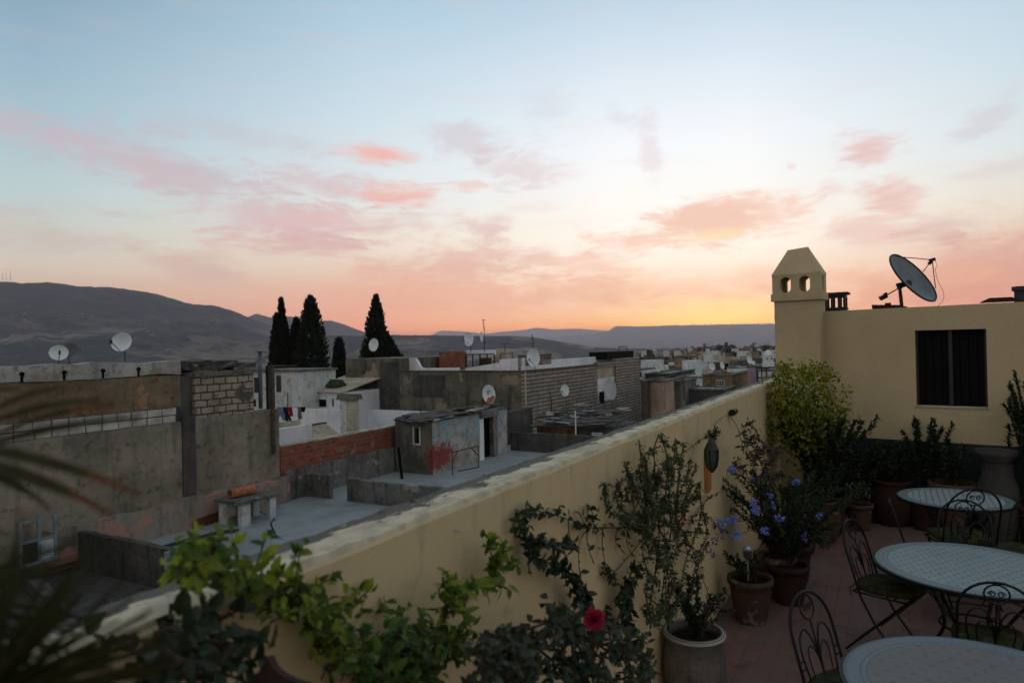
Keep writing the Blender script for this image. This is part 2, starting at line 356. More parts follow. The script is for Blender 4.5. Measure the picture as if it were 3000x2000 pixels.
M['dish'] = plain('dish enamel', (.68, .74, .77), .5, .4, var=.08, sc=2)
M['dishdark'] = plain('weathered grey dish', (.14, .165, .18), .55, .4, var=.25, sc=3)
M['dishred'] = plain('red paint', (.38, .09, .06), .6, .3)
M['dishblue'] = plain('blue ink', (.05, .12, .2), .6, .3)
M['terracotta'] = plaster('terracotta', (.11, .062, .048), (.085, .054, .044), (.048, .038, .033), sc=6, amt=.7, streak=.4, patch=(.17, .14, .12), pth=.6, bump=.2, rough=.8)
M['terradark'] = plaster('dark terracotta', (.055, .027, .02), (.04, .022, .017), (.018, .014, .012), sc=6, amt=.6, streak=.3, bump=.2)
M['tile'] = plain('terracotta roof tile', (.36, .14, .07), .75, .3, var=.25, sc=9)
M['glaze'] = plaster('pale glazed jar', (.21, .19, .165), (.155, .145, .13), (.06, .05, .045), sc=4, amt=.7, streak=.4, patch=(.16, .06, .04), pth=.66, rough=.45)
M['greyjar'] = plaster('grey clay jar', (.075, .073, .07), (.055, .054, .052), (.03, .03, .03), sc=5, amt=.6, streak=.3)
M['soil'] = plain('potting soil', (.02, .016, .012), .95, .1, var=.4, sc=30)
M['cushion'] = plain('olive cushion cloth', (.033, .036, .016), .9, .1, var=.45, sc=14)
M['tarp'] = plain('grey plastic sheet', (.40, .45, .48), .6, .3, var=.2)
M['tinroof'] = plain('dark corrugated scrap', (.07, .065, .062), .85, .25, var=.5, sc=4)
M['bark'] = plain('stem bark', (.045, .033, .024), .9, .2, var=.3, sc=20)
M['cypress'] = foliage('cypress foliage', [(.005, .009, .006), (.014, .023, .012), (.008, .013, .009), (.024, .034, .016)], .1)
M['lime'] = foliage('bright vine leaves', [(.032, .06, .014), (.085, .14, .02), (.18, .235, .028), (.33, .37, .045)], .42)
M['vinegreen'] = foliage('middling vine leaves', [(.025, .05, .014), (.05, .095, .02), (.08, .14, .028), (.12, .18, .035)], .35)
M['wallgreen'] = foliage('small grey green leaves', [(.022, .036, .018), (.045, .066, .03), (.07, .095, .042), (.05, .055, .03)], .25)
M['green'] = foliage('mid green leaves', [(.014, .028, .012), (.026, .046, .018), (.04, .065, .024), (.032, .038, .022)], .2)
M['rosegreen'] = foliage('rose leaves', [(.012, .022, .014), (.028, .045, .024), (.045, .062, .036), (.05, .028, .022)], .15)
M['dark'] = foliage('dark green leaves', [(.010, .018, .010), (.020, .036, .018), (.03, .05, .024), (.026, .026, .02)], .12)
M['citrus'] = foliage('yellow green shrub leaves', [(.045, .075, .014), (.11, .15, .022), (.25, .27, .032), (.46, .42, .042)], .4)
M['brownleaf'] = foliage('dry brown leaves', [(.03, .02, .015), (.055, .035, .025), (.04, .035, .02)], .1)
M['palm'] = foliage('palm leaflets', [(.028, .033, .014), (.042, .044, .017), (.03, .026, .014)], .15)
M['palmtip'] = foliage('orange palm leaflets', [(.20, .07, .02), (.14, .06, .02), (.10, .03, .015)], .15)
M['blueflower'] = foliage('blue petals', [(.16, .24, .75), (.22, .30, .85), (.30, .38, .9)], .2)
M['purple'] = foliage('purple petals', [(.10, .05, .22), (.14, .07, .28), (.09, .06, .2)], .2)
M['rose'] = foliage('red rose petals', [(.28, .012, .04), (.40, .018, .06), (.50, .035, .09)], .2)
M['magenta'] = foliage('magenta petals', [(.25, .01, .08), (.35, .02, .1), (.3, .02, .1)], .2)

# ------------------------------------------------------------------ terrain
def elang(px, py): return azel(px, py)
def prof(pts):
    q = sorted((azel(x, y)[0], math.tan(azel(x, y)[1]) / math.cos(0)) for x, y in pts)
    def f(a):
        if a <= q[0][0]: return q[0][1]
        if a >= q[-1][0]: return q[-1][1]
        for (a0, e0), (a1, e1) in zip(q, q[1:]):
            if a0 <= a <= a1:
                k = (a - a0) / (a1 - a0 + 1e-9); return e0 + (e1 - e0) * k
    return f
LAY = [  # ridge distance, foot distance, profile in photo pixels, noise amplitude
    (4600, 1100, prof([(-1500, 800), (-400, 812), (0, 818), (60, 822), (150, 820), (230, 833), (320, 838), (390, 847), (450, 857), (500, 870), (560, 887), (625, 890), (680, 905), (730, 927), (800, 958), (900, 985), (1050, 1012), (1300, 1030), (3000, 1030)]), 1),
    (8200, 5000, prof([(300, 900), (600, 925), (727, 927), (751, 917), (793, 929), (819, 922), (883, 929), (940, 941), (969, 938), (1010, 950), (1061, 969), (1150, 985), (1300, 1000), (1700, 1020), (3000, 1020)]), .6),
    (3000, 1300, prof([(-500, 1000), (500, 1005), (700, 1002), (850, 990), (939, 982), (1061, 981), (1153, 978), (1300, 981), (1500, 982), (1560, 985), (1690, 1003), (1740, 1011), (1900, 1018), (3000, 1010)]), 1),
    (24000, 14000, prof([(1300, 1003), (1500, 993), (1534, 990), (1620, 987), (1680, 982), (1750, 975), (1782, 968), (1795, 958), (1806, 952), (1840, 953), (1874, 955), (1959, 951), (2100, 949), (2272, 946), (2600, 938), (2800, 950), (3200, 940), (4200, 930)]), .4),
    (38000, 30000, prof([(1100, 1000), (1200, 992), (1252, 985), (1293, 967), (1362, 970), (1420, 977), (1480, 970), (1540, 965), (1571, 958), (1620, 964), (1690, 962), (1782, 968), (2300, 975), (3400, 980)]), .3),
]
def floorz(r):
    if r < 350: return -15.0
    if r < 1400: return -15 - 65 * ((r - 350) / 1050) ** .8
    return -80 - 40 * min(1, (r - 1400) / 5000)
def terrain_z(az, r):
    fz = floorz(r); x = math.sin(az) * r; y = math.cos(az) * r
    z = fz
    for Rr, F, p, na in LAY:
        H = CAMZ + Rr * p(az) - floorz(Rr)
        if H <= 0: continue
        if r <= F: continue
        if r <= Rr: s = ((r - F) / (Rr - F)) ** 1.45
        else: s = max(0, 1 - ((r - Rr) / (Rr * .5)) ** 1.2)
        nn = mnoise.fractal(Vector((x / Rr * 9, y / Rr * 9, Rr * .01)), 1.0, 2.1, 6)
        gully = abs(mnoise.noise(Vector((az * 30 + r / Rr * 2, r / Rr * 1.3, Rr * .1))))
        s2 = s + (nn * .075 - gully * .075) * na * math.sin(min(1, s) * math.pi) 
        s2 += (nn * .014 + .010 * mnoise.noise(Vector((az * 160, r / Rr * 2, 2)))) * na * s
        z = max(z, fz + (H) * s2 + (floorz(Rr) - fz) * s)
    if r > 350: z += mnoise.fractal(Vector((x / 900, y / 900, 3)), 1, 2, 3) * min(7, (r - 350) / 250)
    return z
rings = [0.5, 40, 120, 220, 350]
while rings[-1] < 42000: rings.append(rings[-1] * (1.032 if rings[-1] < 9000 else 1.045))
NA = 560; A0, A1 = R(-62), R(62)
mb = MB(); vs = []
for r in rings:
    for k in range(NA):
        a = A0 + (A1 - A0) * k / (NA - 1)
        vs.append((math.sin(a) * r, math.cos(a) * r, terrain_z(a, r)))
fs = [(i * NA + k, i * NA + k + 1, (i + 1) * NA + k + 1, (i + 1) * NA + k) for i in range(len(rings) - 1) for k in range(NA - 1)]
mb.add(vs, fs)
def f_terrain(t):
    p = t.n('ShaderNodeNewGeometry').outputs['Position']; s = t.sep(p)
    n1 = t.noise(p, .0016, 7, .62); n2 = t.noise(p, .008, 6, .65); n3 = t.noise(p, .03, 4, .6)
    pw = t.vm('ADD', t.vm('MULTIPLY', p, (1, .45, 0)), t.vm('MULTIPLY', t.noise(p, .004, 3, col=True), (160, 160, 0)))
    vo = t.n('ShaderNodeTexVoronoi'); t.put(vo.inputs['Vector'], pw); vo.inputs['Scale'].default_value = .0052
    vc = t.sep(vo.outputs['Color'])
    scrub = t.mix(t.mr(n2, .38, .6), (.007, .017, .020, 1), (.036, .044, .044, 1)); scrub = t.mix(t.mr(t.noise(p, .012, 7, .75), .52, .60, 0, .85), scrub, (.008, .018, .018, 1))
    field = t.mix(vc[1], (.13, .105, .08, 1), (.27, .21, .165, 1))
    low = t.mr(s[2], 220, -60, .1, 1, smooth=False)
    fm = t.m('MULTIPLY', t.mr(t.m('ADD', vc[0], t.m('MULTIPLY', t.m('SUBTRACT', n1, .5), 2.4)), .69, .75), low)
    c = t.mix(fm, scrub, field)
    c = t.mix(t.mr(n2, .58, .66, 0, .9), c, (.012, .018, .016, 1))
    c = t.mix(t.m('MULTIPLY', t.mr(n3, .62, .74, 0, .7), low), c, (.36, .32, .29, 1))
    tn = t.noise(t.vm('MULTIPLY', p, (1, .6, 1)), .016, 8, .78)
    c = t.mix(t.mr(tn, .50, .56, 0, .8), c, (.007, .015, .017, 1))
    tn2 = t.noise(t.vm('ADD', p, (900, 300, 0)), .011, 8, .75)
    c = t.mix(t.mr(tn2, .57, .63, 0, .55), c, (.16, .135, .115, 1))
    return c, None
gm = mb.build('hills', mat('hillside', f_terrain, .95), smooth=True); tag(gm, kind='structure')
mb = MB(); mb.add([(-45000, -45000, -135), (45000, -45000, -135), (45000, 45000, -135), (-45000, 45000, -135)], [(0, 1, 2, 3)])
tag(mb.build('ground', M['wood']), kind='structure')

hzm = bpy.data.materials.new('haze air'); hzm.use_nodes = True; ht = NT(hzm.node_tree)
pv = ht.n('ShaderNodeVolumePrincipled'); pv.inputs['Density'].default_value = HZ; pv.inputs['Color'].default_value = (1.0, .88, .99, 1); pv.inputs['Anisotropy'].default_value = .2
ho_ = ht.n('ShaderNodeOutputMaterial'); ht.t.links.new(pv.outputs[0], ho_.inputs['Volume'])
tag(MB().box(-46000, -46000, -136, 46000, 46000, HTOP).build('haze', hzm), kind='stuff')

# ------------------------------------------------------------------ hillside houses
def small_house(name, wmat, w_, d_, h_, label, cat, group, win=3, rmn=None):
    t = thing(name, label, cat, group=group)
    MB().box(-w_ / 2, -d_ / 2, -3, w_ / 2, d_ / 2, h_, skip=(1,)).build('wall', wmat, t)
    b = MB(); b.box(-w_ / 2 + .2, -d_ / 2 + .2, h_ - .5, w_ / 2 - .2, d_ / 2 - .2, h_ - .45)
    for (a, b2, c_, d2) in ((-w_ / 2, -d_ / 2, w_ / 2, -d_ / 2 + .2), (-w_ / 2, d_ / 2 - .2, w_ / 2, d_ / 2), (-w_ / 2, -d_ / 2 + .2, -w_ / 2 + .2, d_ / 2 - .2), (w_ / 2 - .2, -d_ / 2 + .2, w_ / 2, d_ / 2 - .2)):
        b.box(a, b2, h_ - .05, c_, d2, h_ + .02)
    b.build('roof', M[rmn or 'concrete'], t)
    if rmn:
        x0 = ru(-w_ * .35, w_ * .1); y0 = ru(-d_ * .2, d_ * .1); hh = ru(.9, 2.0)
        b = MB(); b.box(x0, y0, h_ - .4, x0 + ru(1.2, 2.4), y0 + ru(1.2, 2.2), h_ + hh); b.build('stair_hut', wmat if rnd() < .6 else M['whitepeel'], t)
        b = MB(); b.box(-w_ * .42, -d_ * .3, h_ - .4, -w_ * .42 + .5, -d_ * .3 + .5, h_ + ru(.4, 1.0)); b.build('chimney', M['cream'], t)
    for k in range(win):
        x = -w_ / 2 + w_ * (k + .7) / (win + .4)
        MB().box(x - .45, -d_ / 2 - .03, h_ - 2.2, x + .45, -d_ / 2 + .05, h_ - 1.1).build('window', M['black'], t)
    return t
fh = small_house('farmhouse', M['pinkplaster'], 14, 10, 5, 'tiny pale farmhouse dotted far off on the hillside', 'farmhouse', 'tiny farmhouses scattered over the hillside', 0)
random.seed(21); first = True
spots = []
for cx, cyy, n, sx, sy in ((60, 935, 8, 60, 14), (200, 925, 8, 70, 12), (90, 990, 5, 60, 14), (430, 990, 11, 60, 16), (480, 935, 5, 60, 12), (640, 960, 6, 50, 16), (600, 1010, 9, 60, 16), (1210, 1005, 16, 60, 18), (1290, 1015, 8, 40, 12), (1180, 1040, 8, 30, 10), (1500, 1000, 5, 60, 8)):
    for k in range(n):
        px = random.gauss(cx, sx * .6); py = random.gauss(cyy, sy * .6); a, e = azel(px, py); te = math.tan(e)
        r = 600
        while r < 4400:
            if (terrain_z(a, r) - CAMZ) / r >= te: break
            r *= 1.02
        if r < 4300: spots.append((a, r))
for a, r in spots:
    z = terrain_z(a, r); loc = (math.sin(a) * r, math.cos(a) * r, z)
    sc_ = ru(.35, .85)
    if first: fh.location = loc; fh.rotation_euler = (0, 0, ru(0, 3)); fh.scale = (sc_,) * 3; first = False
    else: dup(fh, None, loc, ru(0, 3), sc_)
# masts on the mountain top
for k, (px, hh) in enumerate(((8, 46), (18, 50), (31, 55))):
    a, e = azel(px, 819); r = 4600
    loc = Vector((math.sin(a) * r, math.cos(a) * r, CAMZ + r * math.tan(e) - 4))
    b = MB(); b.tube([(0, 0, 0), (0, 0, hh)], [1.4, .4], 4)
    tag(b.build('radio_mast', M['darkmetal'], loc=loc), ['thin radio mast on the mountain top at the far left edge', 'middle one of the three radio masts on the mountain top', 'rightmost of the three radio masts on the mountain top'][k], 'mast', 'radio masts on the mountain')

# ------------------------------------------------------------------ cypresses
def cypress(peak, base_y, wpx, D, label, sharp=1.0, twin=None, seed=1):
    random.seed(seed)
    P = at_y(peak[0], peak[1], D); top = P.z; s = D / 2000
    wd = wpx * s; zb = -14.0
    t = thing('cypress_tree', label, 'tree', (P.x, P.y, zb), 0, 'dark cypresses beyond the rooftops')
    H = top - zb
    MB().tube([(0, 0, 0), (0, 0, H * .6), (0, 0, H * .93)], [wd * .11, wd * .06, .03], 7).build('trunk', M['bark'], t)
    b = MB(); L = (top - at_y(peak[0], base_y, D).z)   # visible length
    tips = [(0, 0, H, wd * .5, L)]
    if twin: tips += [(dx * s, ru(-.2, .2), H - dz * s, wd * f, L - dz * s) for dx, dz, f in twin]
    for tx, ty, th, rw, Lv in tips:
        n = int(5200 * (rw / (wd * .5)))
        for k in range(n):
            q = random.random() ** .8
            z = th - q * (th - 2.0) if False else th - q * Lv * 1.45
            if z < 1.5: continue
            f = min(1, (th - z) / Lv)
            rad = rw * (f ** (.8 * sharp) if f < .85 else (.85 ** (.8 * sharp)) + (f - .85) * .8)
            a_ = ru(0, 6.283); rad *= 1 + .34 * mnoise.noise(Vector((math.cos(a_) * 1.6, math.sin(a_) * 1.6 + seed, z * 1.1)))
            a = a_; rr = rad * (random.random() ** .35) * ru(.8, 1.06)
            p = Vector((tx + math.cos(a) * rr, ty + math.sin(a) * rr, z))
            d = Vector((math.cos(a) * .5, math.sin(a) * .5, 1.3)) + rvec() * .5
            b.leaf(p, d, rvec(), ru(.28, .6), ru(.14, .28), .3)
    b.build('crown', M['cypress'], t); return t
cypress((823, 878), 1100, 76, 80, 'leftmost cypress with a long thin tip and a lower shoulder', 1.15, [(-16, 48, .36), (12, 70, .42)], 11)
cypress((866, 936), 1100, 66, 84, 'short cypress squeezed between the two tall left ones', .9, [(8, 6, .3)], 12)
cypress((910, 872), 1100, 98, 78, 'tall rounded top cypress, rightmost of the left group', .62, None, 13)
cypress((993, 997), 1135, 44, 72, 'small narrow cypress standing alone beside the brown wall', .55, None, 14)
cypress((1101, 868), 1060, 92, 82, 'lone pointed cypress behind the round dish on the brown wall', .95, [(28, 118, .5)], 15)

# ------------------------------------------------------------------ satellite dishes
def dish_face(rx, ry, depth=.12, n=24, rings=5):
    vs = []; fs = []
    for i in range(rings + 1):
        q = i / rings
        for k in range(n):
            a = 2 * math.pi * k / n; vs.append((rx * q * math.cos(a) if i else 0, -depth * (1 - q * q) * 0 + depth * (q * q - 1) * -1, ry * q * math.sin(a) if i else 0))
    for i in range(rings):
        for k in range(n): fs.append((i * n + k, (i + 1) * n + k, (i + 1) * n + (k + 1) % n, i * n + (k + 1) % n))
    return vs, fs
def offset_dish(px, py, D, wpx, label, yaw=0, tilt=12, roll=0, foot=.5, group='satellite dishes on the rooftops', m='dish', feed=True, arm=True, hpx=None, cat='satellite dish', logo=False, stalk=None):
    """dish disc centred on the pixel at distance D; opening towards local -y (towards the terrace) turned by yaw"""
    P = at_y(px, py, D); r = wpx * D / 4000; ry = (hpx or wpx * 1.08) * D / 4000
    t = thing('satellite_dish', label, cat, P + Vector((0, 0, -foot)), R(yaw), group)
    RX = Matrix.Translation((0, 0, foot)) @ Matrix.Rotation(R(roll), 4, 'Y') @ Matrix.Rotation(R(-tilt), 4, 'X')
    vs, fs = dish_face(r, ry, r * .28)
    b = MB(); b.add([RX @ Vector(v) for v in vs], fs)
    b.add([RX @ (Vector(v) + Vector((0, .02, 0))) for v in vs], [f[::-1] for f in fs])
    b.tube([RX @ Vector((r * math.cos(a), 0.005, ry * math.sin(a))) for a in [k * math.pi / 12 for k in range(24)]], r * .035, 5, True)
    ref = b.build('reflector', M[m], t, True)
    b = MB(); c0 = RX @ Vector((0, r * .3, 0))
    st = Vector(stalk) if stalk else Vector((0, r * .45, 0))
    b.tube([st, Vector((c0.x, c0.y + r * .15, c0.z - r * .3)), c0], max(.014, r * .05), 6); b.build('mast', M['darkmetal'], t)
    if arm:
        a = MB(); tip = RX @ Vector((0, -r * 1.25, -ry * .25)); a.tube([RX @ Vector((0, 0, -ry * .97)), tip], max(.01, r * .035), 5)
        ar = a.build('feed_arm', M['darkmetal'], t)
        if feed: a = MB(); a.lathe([(.02, -.06), (r * .11, -.05), (r * .11, .05), (.02, .07)], 8, tip); a.build('feed_horn', M['darkmetal'], t)
    if logo:
        g = MB(); g.add([RX @ (Vector(v) + Vector((0, -.012, 0))) for v in dish_face(r * .97, ry * .97, r * .28 * .9)[0]], [f for i, f in enumerate(dish_face(1, 1)[1]) if i >= 48 and 15 <= i % 24 <= 21])
        g.build('painted_patch', M['dishred'], t)
        g = MB()
        for q in range(7):
            g.add([RX @ Vector((x, -.03 + r * .25, z)) for x, z in [(-r * .3 + (q % 3) * r * .17, ry * .42 - (q // 3) * ry * .17), (-r * .17 + (q % 3) * r * .17, ry * .45 - (q // 3) * ry * .17), (-r * .19 + (q % 3) * r * .17, ry * .33 - (q // 3) * ry * .17), (-r * .3 + (q % 3) * r * .17, ry * .31 - (q // 3) * ry * .17)]], [(0, 1, 2, 3)])
        g.build('printed_mark', M['dishblue'], t)
    return t
offset_dish(205, 1034, 20.2, 60, 'greenish satellite dish half hidden behind a smaller white one', 25, 10, foot=.5, m='dishdark', hpx=60)
offset_dish(172, 1033, 19.6, 48, 'smaller white dish overlapping a greener dish above the left wall', 38, 10, foot=.5, hpx=44)
offset_dish(355, 1002, 20.5, 65, 'large white round dish standing alone above the white coping', -8, 10, foot=.75, hpx=54)
offset_dish(1094, 1010, 46.8, 35, 'plain white dish in front of the lone pointed cypress', -30, 8, foot=.9, hpx=38, feed=False)
offset_dish(1373, 993, 47, 36, 'tilted white dish with a long white strut on the far white roof', -38, 6, -22, foot=.9, hpx=42)
offset_dish(1411, 987, 49, 20, 'small thin dish beside the tall thin mast on the white roof', -62, 4, -18, foot=1.0, hpx=30)
offset_dish(1562, 1048, 40.5, 42, 'big pale dish by the brown railing at the roof corner', -30, 4, -18, foot=.95, hpx=54)
offset_dish(1432, 1154, 33.5, 42, 'dish with faded red paint and blue print before the brown wall', -28, 4, -16, foot=1.3, hpx=54, logo=True, arm=False)
offset_dish(1655, 1143, 33.0, 27, 'small white dish on a pole above the scrap roofed shack', -34, 6, -16, foot=1.1, hpx=35)

# ------------------------------------------------------------------ neighbour roofs and walls
ZR = -2.5
def face_v(pxl, pxr, py, v, thick, zb, pyr=None):
    """(u0,u1,ztop) of a wall on plane v whose top shows at py at the left end"""
    a = uv(at_v(pxl, py, v)); b_ = uv(at_v(pxr, pyr or py, v)); return a[0], b_[0], a[2]
def wall_v(name, label, cat, pxl, pxr, py, v, thick, zb, m, group=None):
    u0, u1, zt = face_v(pxl, pxr, py, v, thick, zb)
    t = MB().box(0, 0, 0, u1 - u0, thick, zt - zb).build(name, m, loc=T(u0, v, zb), rz=UA)
    return tag(t, label, cat, group), u0, u1, zt
def wall_u(name, label, cat, pxl, pxr, py, u, thick, zb, m, group=None):
    a = uv(at_u(pxl, py, u)); b_ = uv(at_u(pxr, py, u)); v1, v0, zt = a[1], b_[1], a[2]
    t = MB().box(0, 0, 0, thick, v1 - v0, zt - zb).build(name, m, loc=T(u, v0, zb), rz=UA)
    return tag(t, label, cat, group), v0, v1, zt
uL1 = uv(at_v(528, 1050, 17.1))[0]; uL2 = uv(at_v(745, 1100, 17.1))[0]; uL3 = uv(at_v(818, 1200, 17.1))[0]; uRB = 21.1
zt1 = uv(at_v(520, 1053, 17.1))[2]; zt2 = uv(at_v(600, 1100, 17.1))[2]; zt3 = uv(at_v(790, 1198, 17.1))[2]

hb = town('neighbour_house', 'low neighbouring house with a flat grey concrete roof below the parapet', 'house', 9.25, 1.66, -15)
sl = MB().box(0, 0, 12, 34 - 9.25, 15.44, 15 + ZR).build('roof', M['concrete'], hb)
MB().box(0.02, 0.02, 0, 34 - 9.3, 15.4, 12).build('wall', M['darkplaster'], hb)
b = MB(); random.seed(4)
cp = [at_z(760, 1497, ZR), at_z(790, 1512, ZR), at_z(805, 1520, ZR), at_z(793, 1532, ZR), at_z(800, 1552, ZR), at_z(812, 1575, ZR)]
cl = [hb.matrix_basis.inverted() @ p for p in cp]
hb2 = Matrix.Translation(T(9.25, 1.66, -15)) @ Matrix.Rotation(UA, 4, 'Z'); cl = [hb2.inverted() @ p for p in cp]
for p, q in zip(cl, cl[1:]):
    d = (q - p).normalized(); n_ = Vector((-d.y, d.x, 0)) * .02; z_ = Vector((0, 0, .004))
    b.add([p + n_ + z_, p - n_ + z_, q - n_ + z_, q + n_ + z_], [(0, 1, 2, 3)])
b.build('roof_crack', M['black'], hb)
# cable / gutter lines on the roof beside the plinth
b = MB()
for off, r_ in ((.25, .035), (.5, .02)):
    pts = [hb2.inverted() @ at_z(x, y + off * 20, ZR + .03) for x, y in ((440, 1606), (500, 1588), (560, 1572), (640, 1552), (700, 1545))]
    b.tube(pts, r_, 5)
tag(b.build('cable', M['darkmetal'], loc=T(9.25, 1.66, -15), rz=UA), 'dark cables lying on the grey roof along the plinth', 'cable')
hc = town('sunken_roof_house', 'dark lower roof at the far left under the palm leaves', 'house', -14, 1.66, -15)
MB().box(0, 0, 0, 23.2, 15.44, 15 - 2.72).build('roof', M['darkplaster'], hc)

# long plaster wall, left
tw = town('boundary_wall', 'long patched grey wall with white peeling coping at the left', 'wall', -14, 17.1, -15)
L = uL1 + 14; zz = 15 + zt1
zb1 = uv(at_v(520, 1192, 17.1))[2] + 15; zb0 = uv(at_v(520, 1236, 17.1))[2] + 15
MB().box(0, 0, 0, L, .5, zb0).build('lower_render', M['greyplaster'], tw)
MB().box(0, .06, zb0, L, .5, zb1).build('mortar_band', M['darkplaster'], tw)
b = MB(); random.seed(9); hh_ = (zb1 - zb0) / 2
for row in range(2):
    x = -ru(0, .3) + L - .02
    while x > L - 22:
        wv = ru(.36, .44)
        b.box(x - wv, ru(-.02, .01), zb0 + row * hh_ + .012, x - .03, .1, zb0 + (row + 1) * hh_ - .014); x -= wv
b.build('block_course', M['slab'], tw)
MB().box(0, .02, zb1, L, .5, zz - .42).build('upper_render', M['ochreplaster'], tw)
def ragged_strip(L, z0, z1, y0, y1, step=.12, amp=.06, seed=1, amp0=.05):
    """wall band whose top and bottom edges are broken"""
    random.seed(seed); b = MB(); n = max(2, int(L / step)); tp = []; bt = []
    for i in range(n + 1):
        tp.append(z1 + ru(-amp, amp * .3) * (1 if rnd() < .7 else 1.8)); bt.append(z0 + ru(-amp0, amp0))
    for i in range(n):
        xa, xb = L * i / n, L * (i + 1) / n
        vs = [(xa, y0, bt[i]), (xb, y0, bt[i + 1]), (xb, y0, tp[i + 1]), (xa, y0, tp[i]), (xa, y1, bt[i]), (xb, y1, bt[i + 1]), (xb, y1, tp[i + 1]), (xa, y1, tp[i])]
        b.add(vs, [(0, 1, 2, 3), (3, 2, 6, 7), (4, 7, 6, 5), (0, 4, 5, 1)] + ([(0, 3, 7, 4)] if i == 0 else []) + ([(1, 5, 6, 2)] if i == n - 1 else []))
    return b
ragged_strip(L, zz - .40, zz, -.015, .5, .45, .05, 3, .05).build('coping', M['whitewash'], tw)
for px in (62, 186, 300, 404):
    q = uv(at_v(px, 1068, 17.1))
    b = MB(); b.tube([(q[0] + 14, -.05, zz - .22), (q[0] + 14, .08, zz - .19)], .05, 8); b.box(q[0] + 14 - .03, -.022, zz - .40, q[0] + 14 + .03, -.012, zz - .22)
    b.build('drain_spout', M['black'], tw)
b = MB(); uS = uv(at_v(530, 1200, 17.1))[0] + 14
b.box(uS + .02, -.025, 15 - 2.2, uS + .42, .02, 15 + .55)
b.build('downpipe_stain', M['darkplaster'], tw)
# plinth along its foot
pl_top = uv(at_v(800, 1400, 16.75))[2]
pu0 = uv(at_v(150, 1620, 16.8))[0]; pu1 = uv(at_v(850, 1440, 16.8))[0]
zpl = uv(at_v(700, 1428, 16.8))[2]
b = ragged_strip(pu1 - pu0, 0, zpl + 2.5, 0, .28, .35, .05, 5, 0)
tag(b.build('wall_plinth', M['pinkplaster'], loc=T(pu0, 16.8, ZR), rz=UA), 'pale plinth with pink paint patches along the foot of the grey wall', 'plinth')
# second section: tan blocks with rubble on top
tb = town('block_wall', 'tan block wall under a heap of loose stones', 'wall', uL1 + .45, 17.12, -15)
Lb = uL2 - uL1 - .45
zmid = uv(at_v(650, 1217, 17.1))[2] + 15
MB().box(0, 0, 0, uL3 - uL1 - .45, .45, min(zmid, zt3 + 15)).build('lower_render', M['greyplaster'], tb)
MB().box(0, .03, zmid, Lb, .45, zt2 + 15).build('block_face', M['blocks'], tb)
ragged_strip(Lb + .05, zt2 + 15, zt2 + 15.14, -.02, .47, .2, .03, 8, .02).build('coping', M['midplaster'], tb)
MB().box(-.42, .12, 0, 0, .45, zt2 + 15.0).build('recess_back', M['darkplaster'], tb)
random.seed(33); zr = zt2 + 15.14 - 15
for k in range(30):
    u_ = ru(uL1 + .35, uL2 + .1); v_ = ru(17.3, 18.6); s_ = ru(.12, .34)
    b = MB(); pts = [rvec() * s_ * ru(.7, 1.2) for _ in range(14)]
    b.obox((0, 0, 0), rvec(), rvec(), rvec(), s_, s_ * .7, s_ * .35)
    a_ = Vector((1, ru(-.4, .4), ru(-.3, .3))).normalized(); c_ = a_.cross(Vector((0, 0, 1))).normalized()
    b = MB(); b.obox((0, 0, 0), a_, c_, a_.cross(c_), s_ * 1.5, s_ * .8, s_ * .2)
    tag(b.build('loose_slab', M['tinroof'] if k % 3 else M['midplaster'], loc=T(u_, v_, zr + ru(.0, .14)), rz=UA), 'dark slab in the rubble heap on the tan block wall', 'slab', 'slabs heaped on the tan block wall')
hr = town('rubble_roof_house', 'dark parapet house top behind the rubble on the block wall', 'house', uL1 + .3, 17.6, -15)
MB().box(0, 0, 0, Lb + .2, 4, zr + 15.1).build('wall', M['darkplaster'], hr)
b = MB()
for k in range(9):
    x = k * (Lb) / 9; b.obox((x + .3, 1.5, zr + 15.1 + ru(.04, .12)), (1, 0, ru(-.08, .08)), (0, 1, ru(-.05, .05)), (0, 0, 1), .5, 1.3, .04)
b.build('roof', M['tinroof'], hr)
# flue pipe, dark pole and timber post on the wall end
p = at_v(764, 1196, 17.3); b = MB(); top = at_v(766, 1030, 17.3)
b.tube([(0, 0, 0), (0, 0, top.z - p.z)], .062, 10)
t = thing('flue_pipe', 'blue grey metal flue pipe with a flat cap beside the tan blocks', 'pipe', p); b.build('pipe', M['bluepipe'], t, True)
MB().obox((.05, 0, top.z - p.z), (1, 0, -.15), (0, 1, 0), (.15, 0, 1), .16, .12, .012).build('cap', M['darkmetal'], t)
p = at_v(787, 1198, 17.35); top = at_v(787, 1070, 17.35); b = MB(); b.box(-.05, -.05, 0, .05, .05, top.z - p.z)
tag(b.build('dark_post', M['darkmetal'], loc=p, rz=UA), 'black square post just right of the blue grey flue', 'post')
p = at_v(802, 1330, 17.0); top = at_v(800, 1072, 17.0); b = MB(); b.box(-.05, -.05, 0, .05, .05, top.z - p.z); b.obox((.35, -.1, top.z - p.z), (1, -.3, -.05), (0, 1, 0), (0, 0, 1), .45, .03, .02)
tag(b.build('timber_post', M['wood'], loc=p, rz=UA), 'pale timber post with a short bar at the end of the grey wall', 'post')

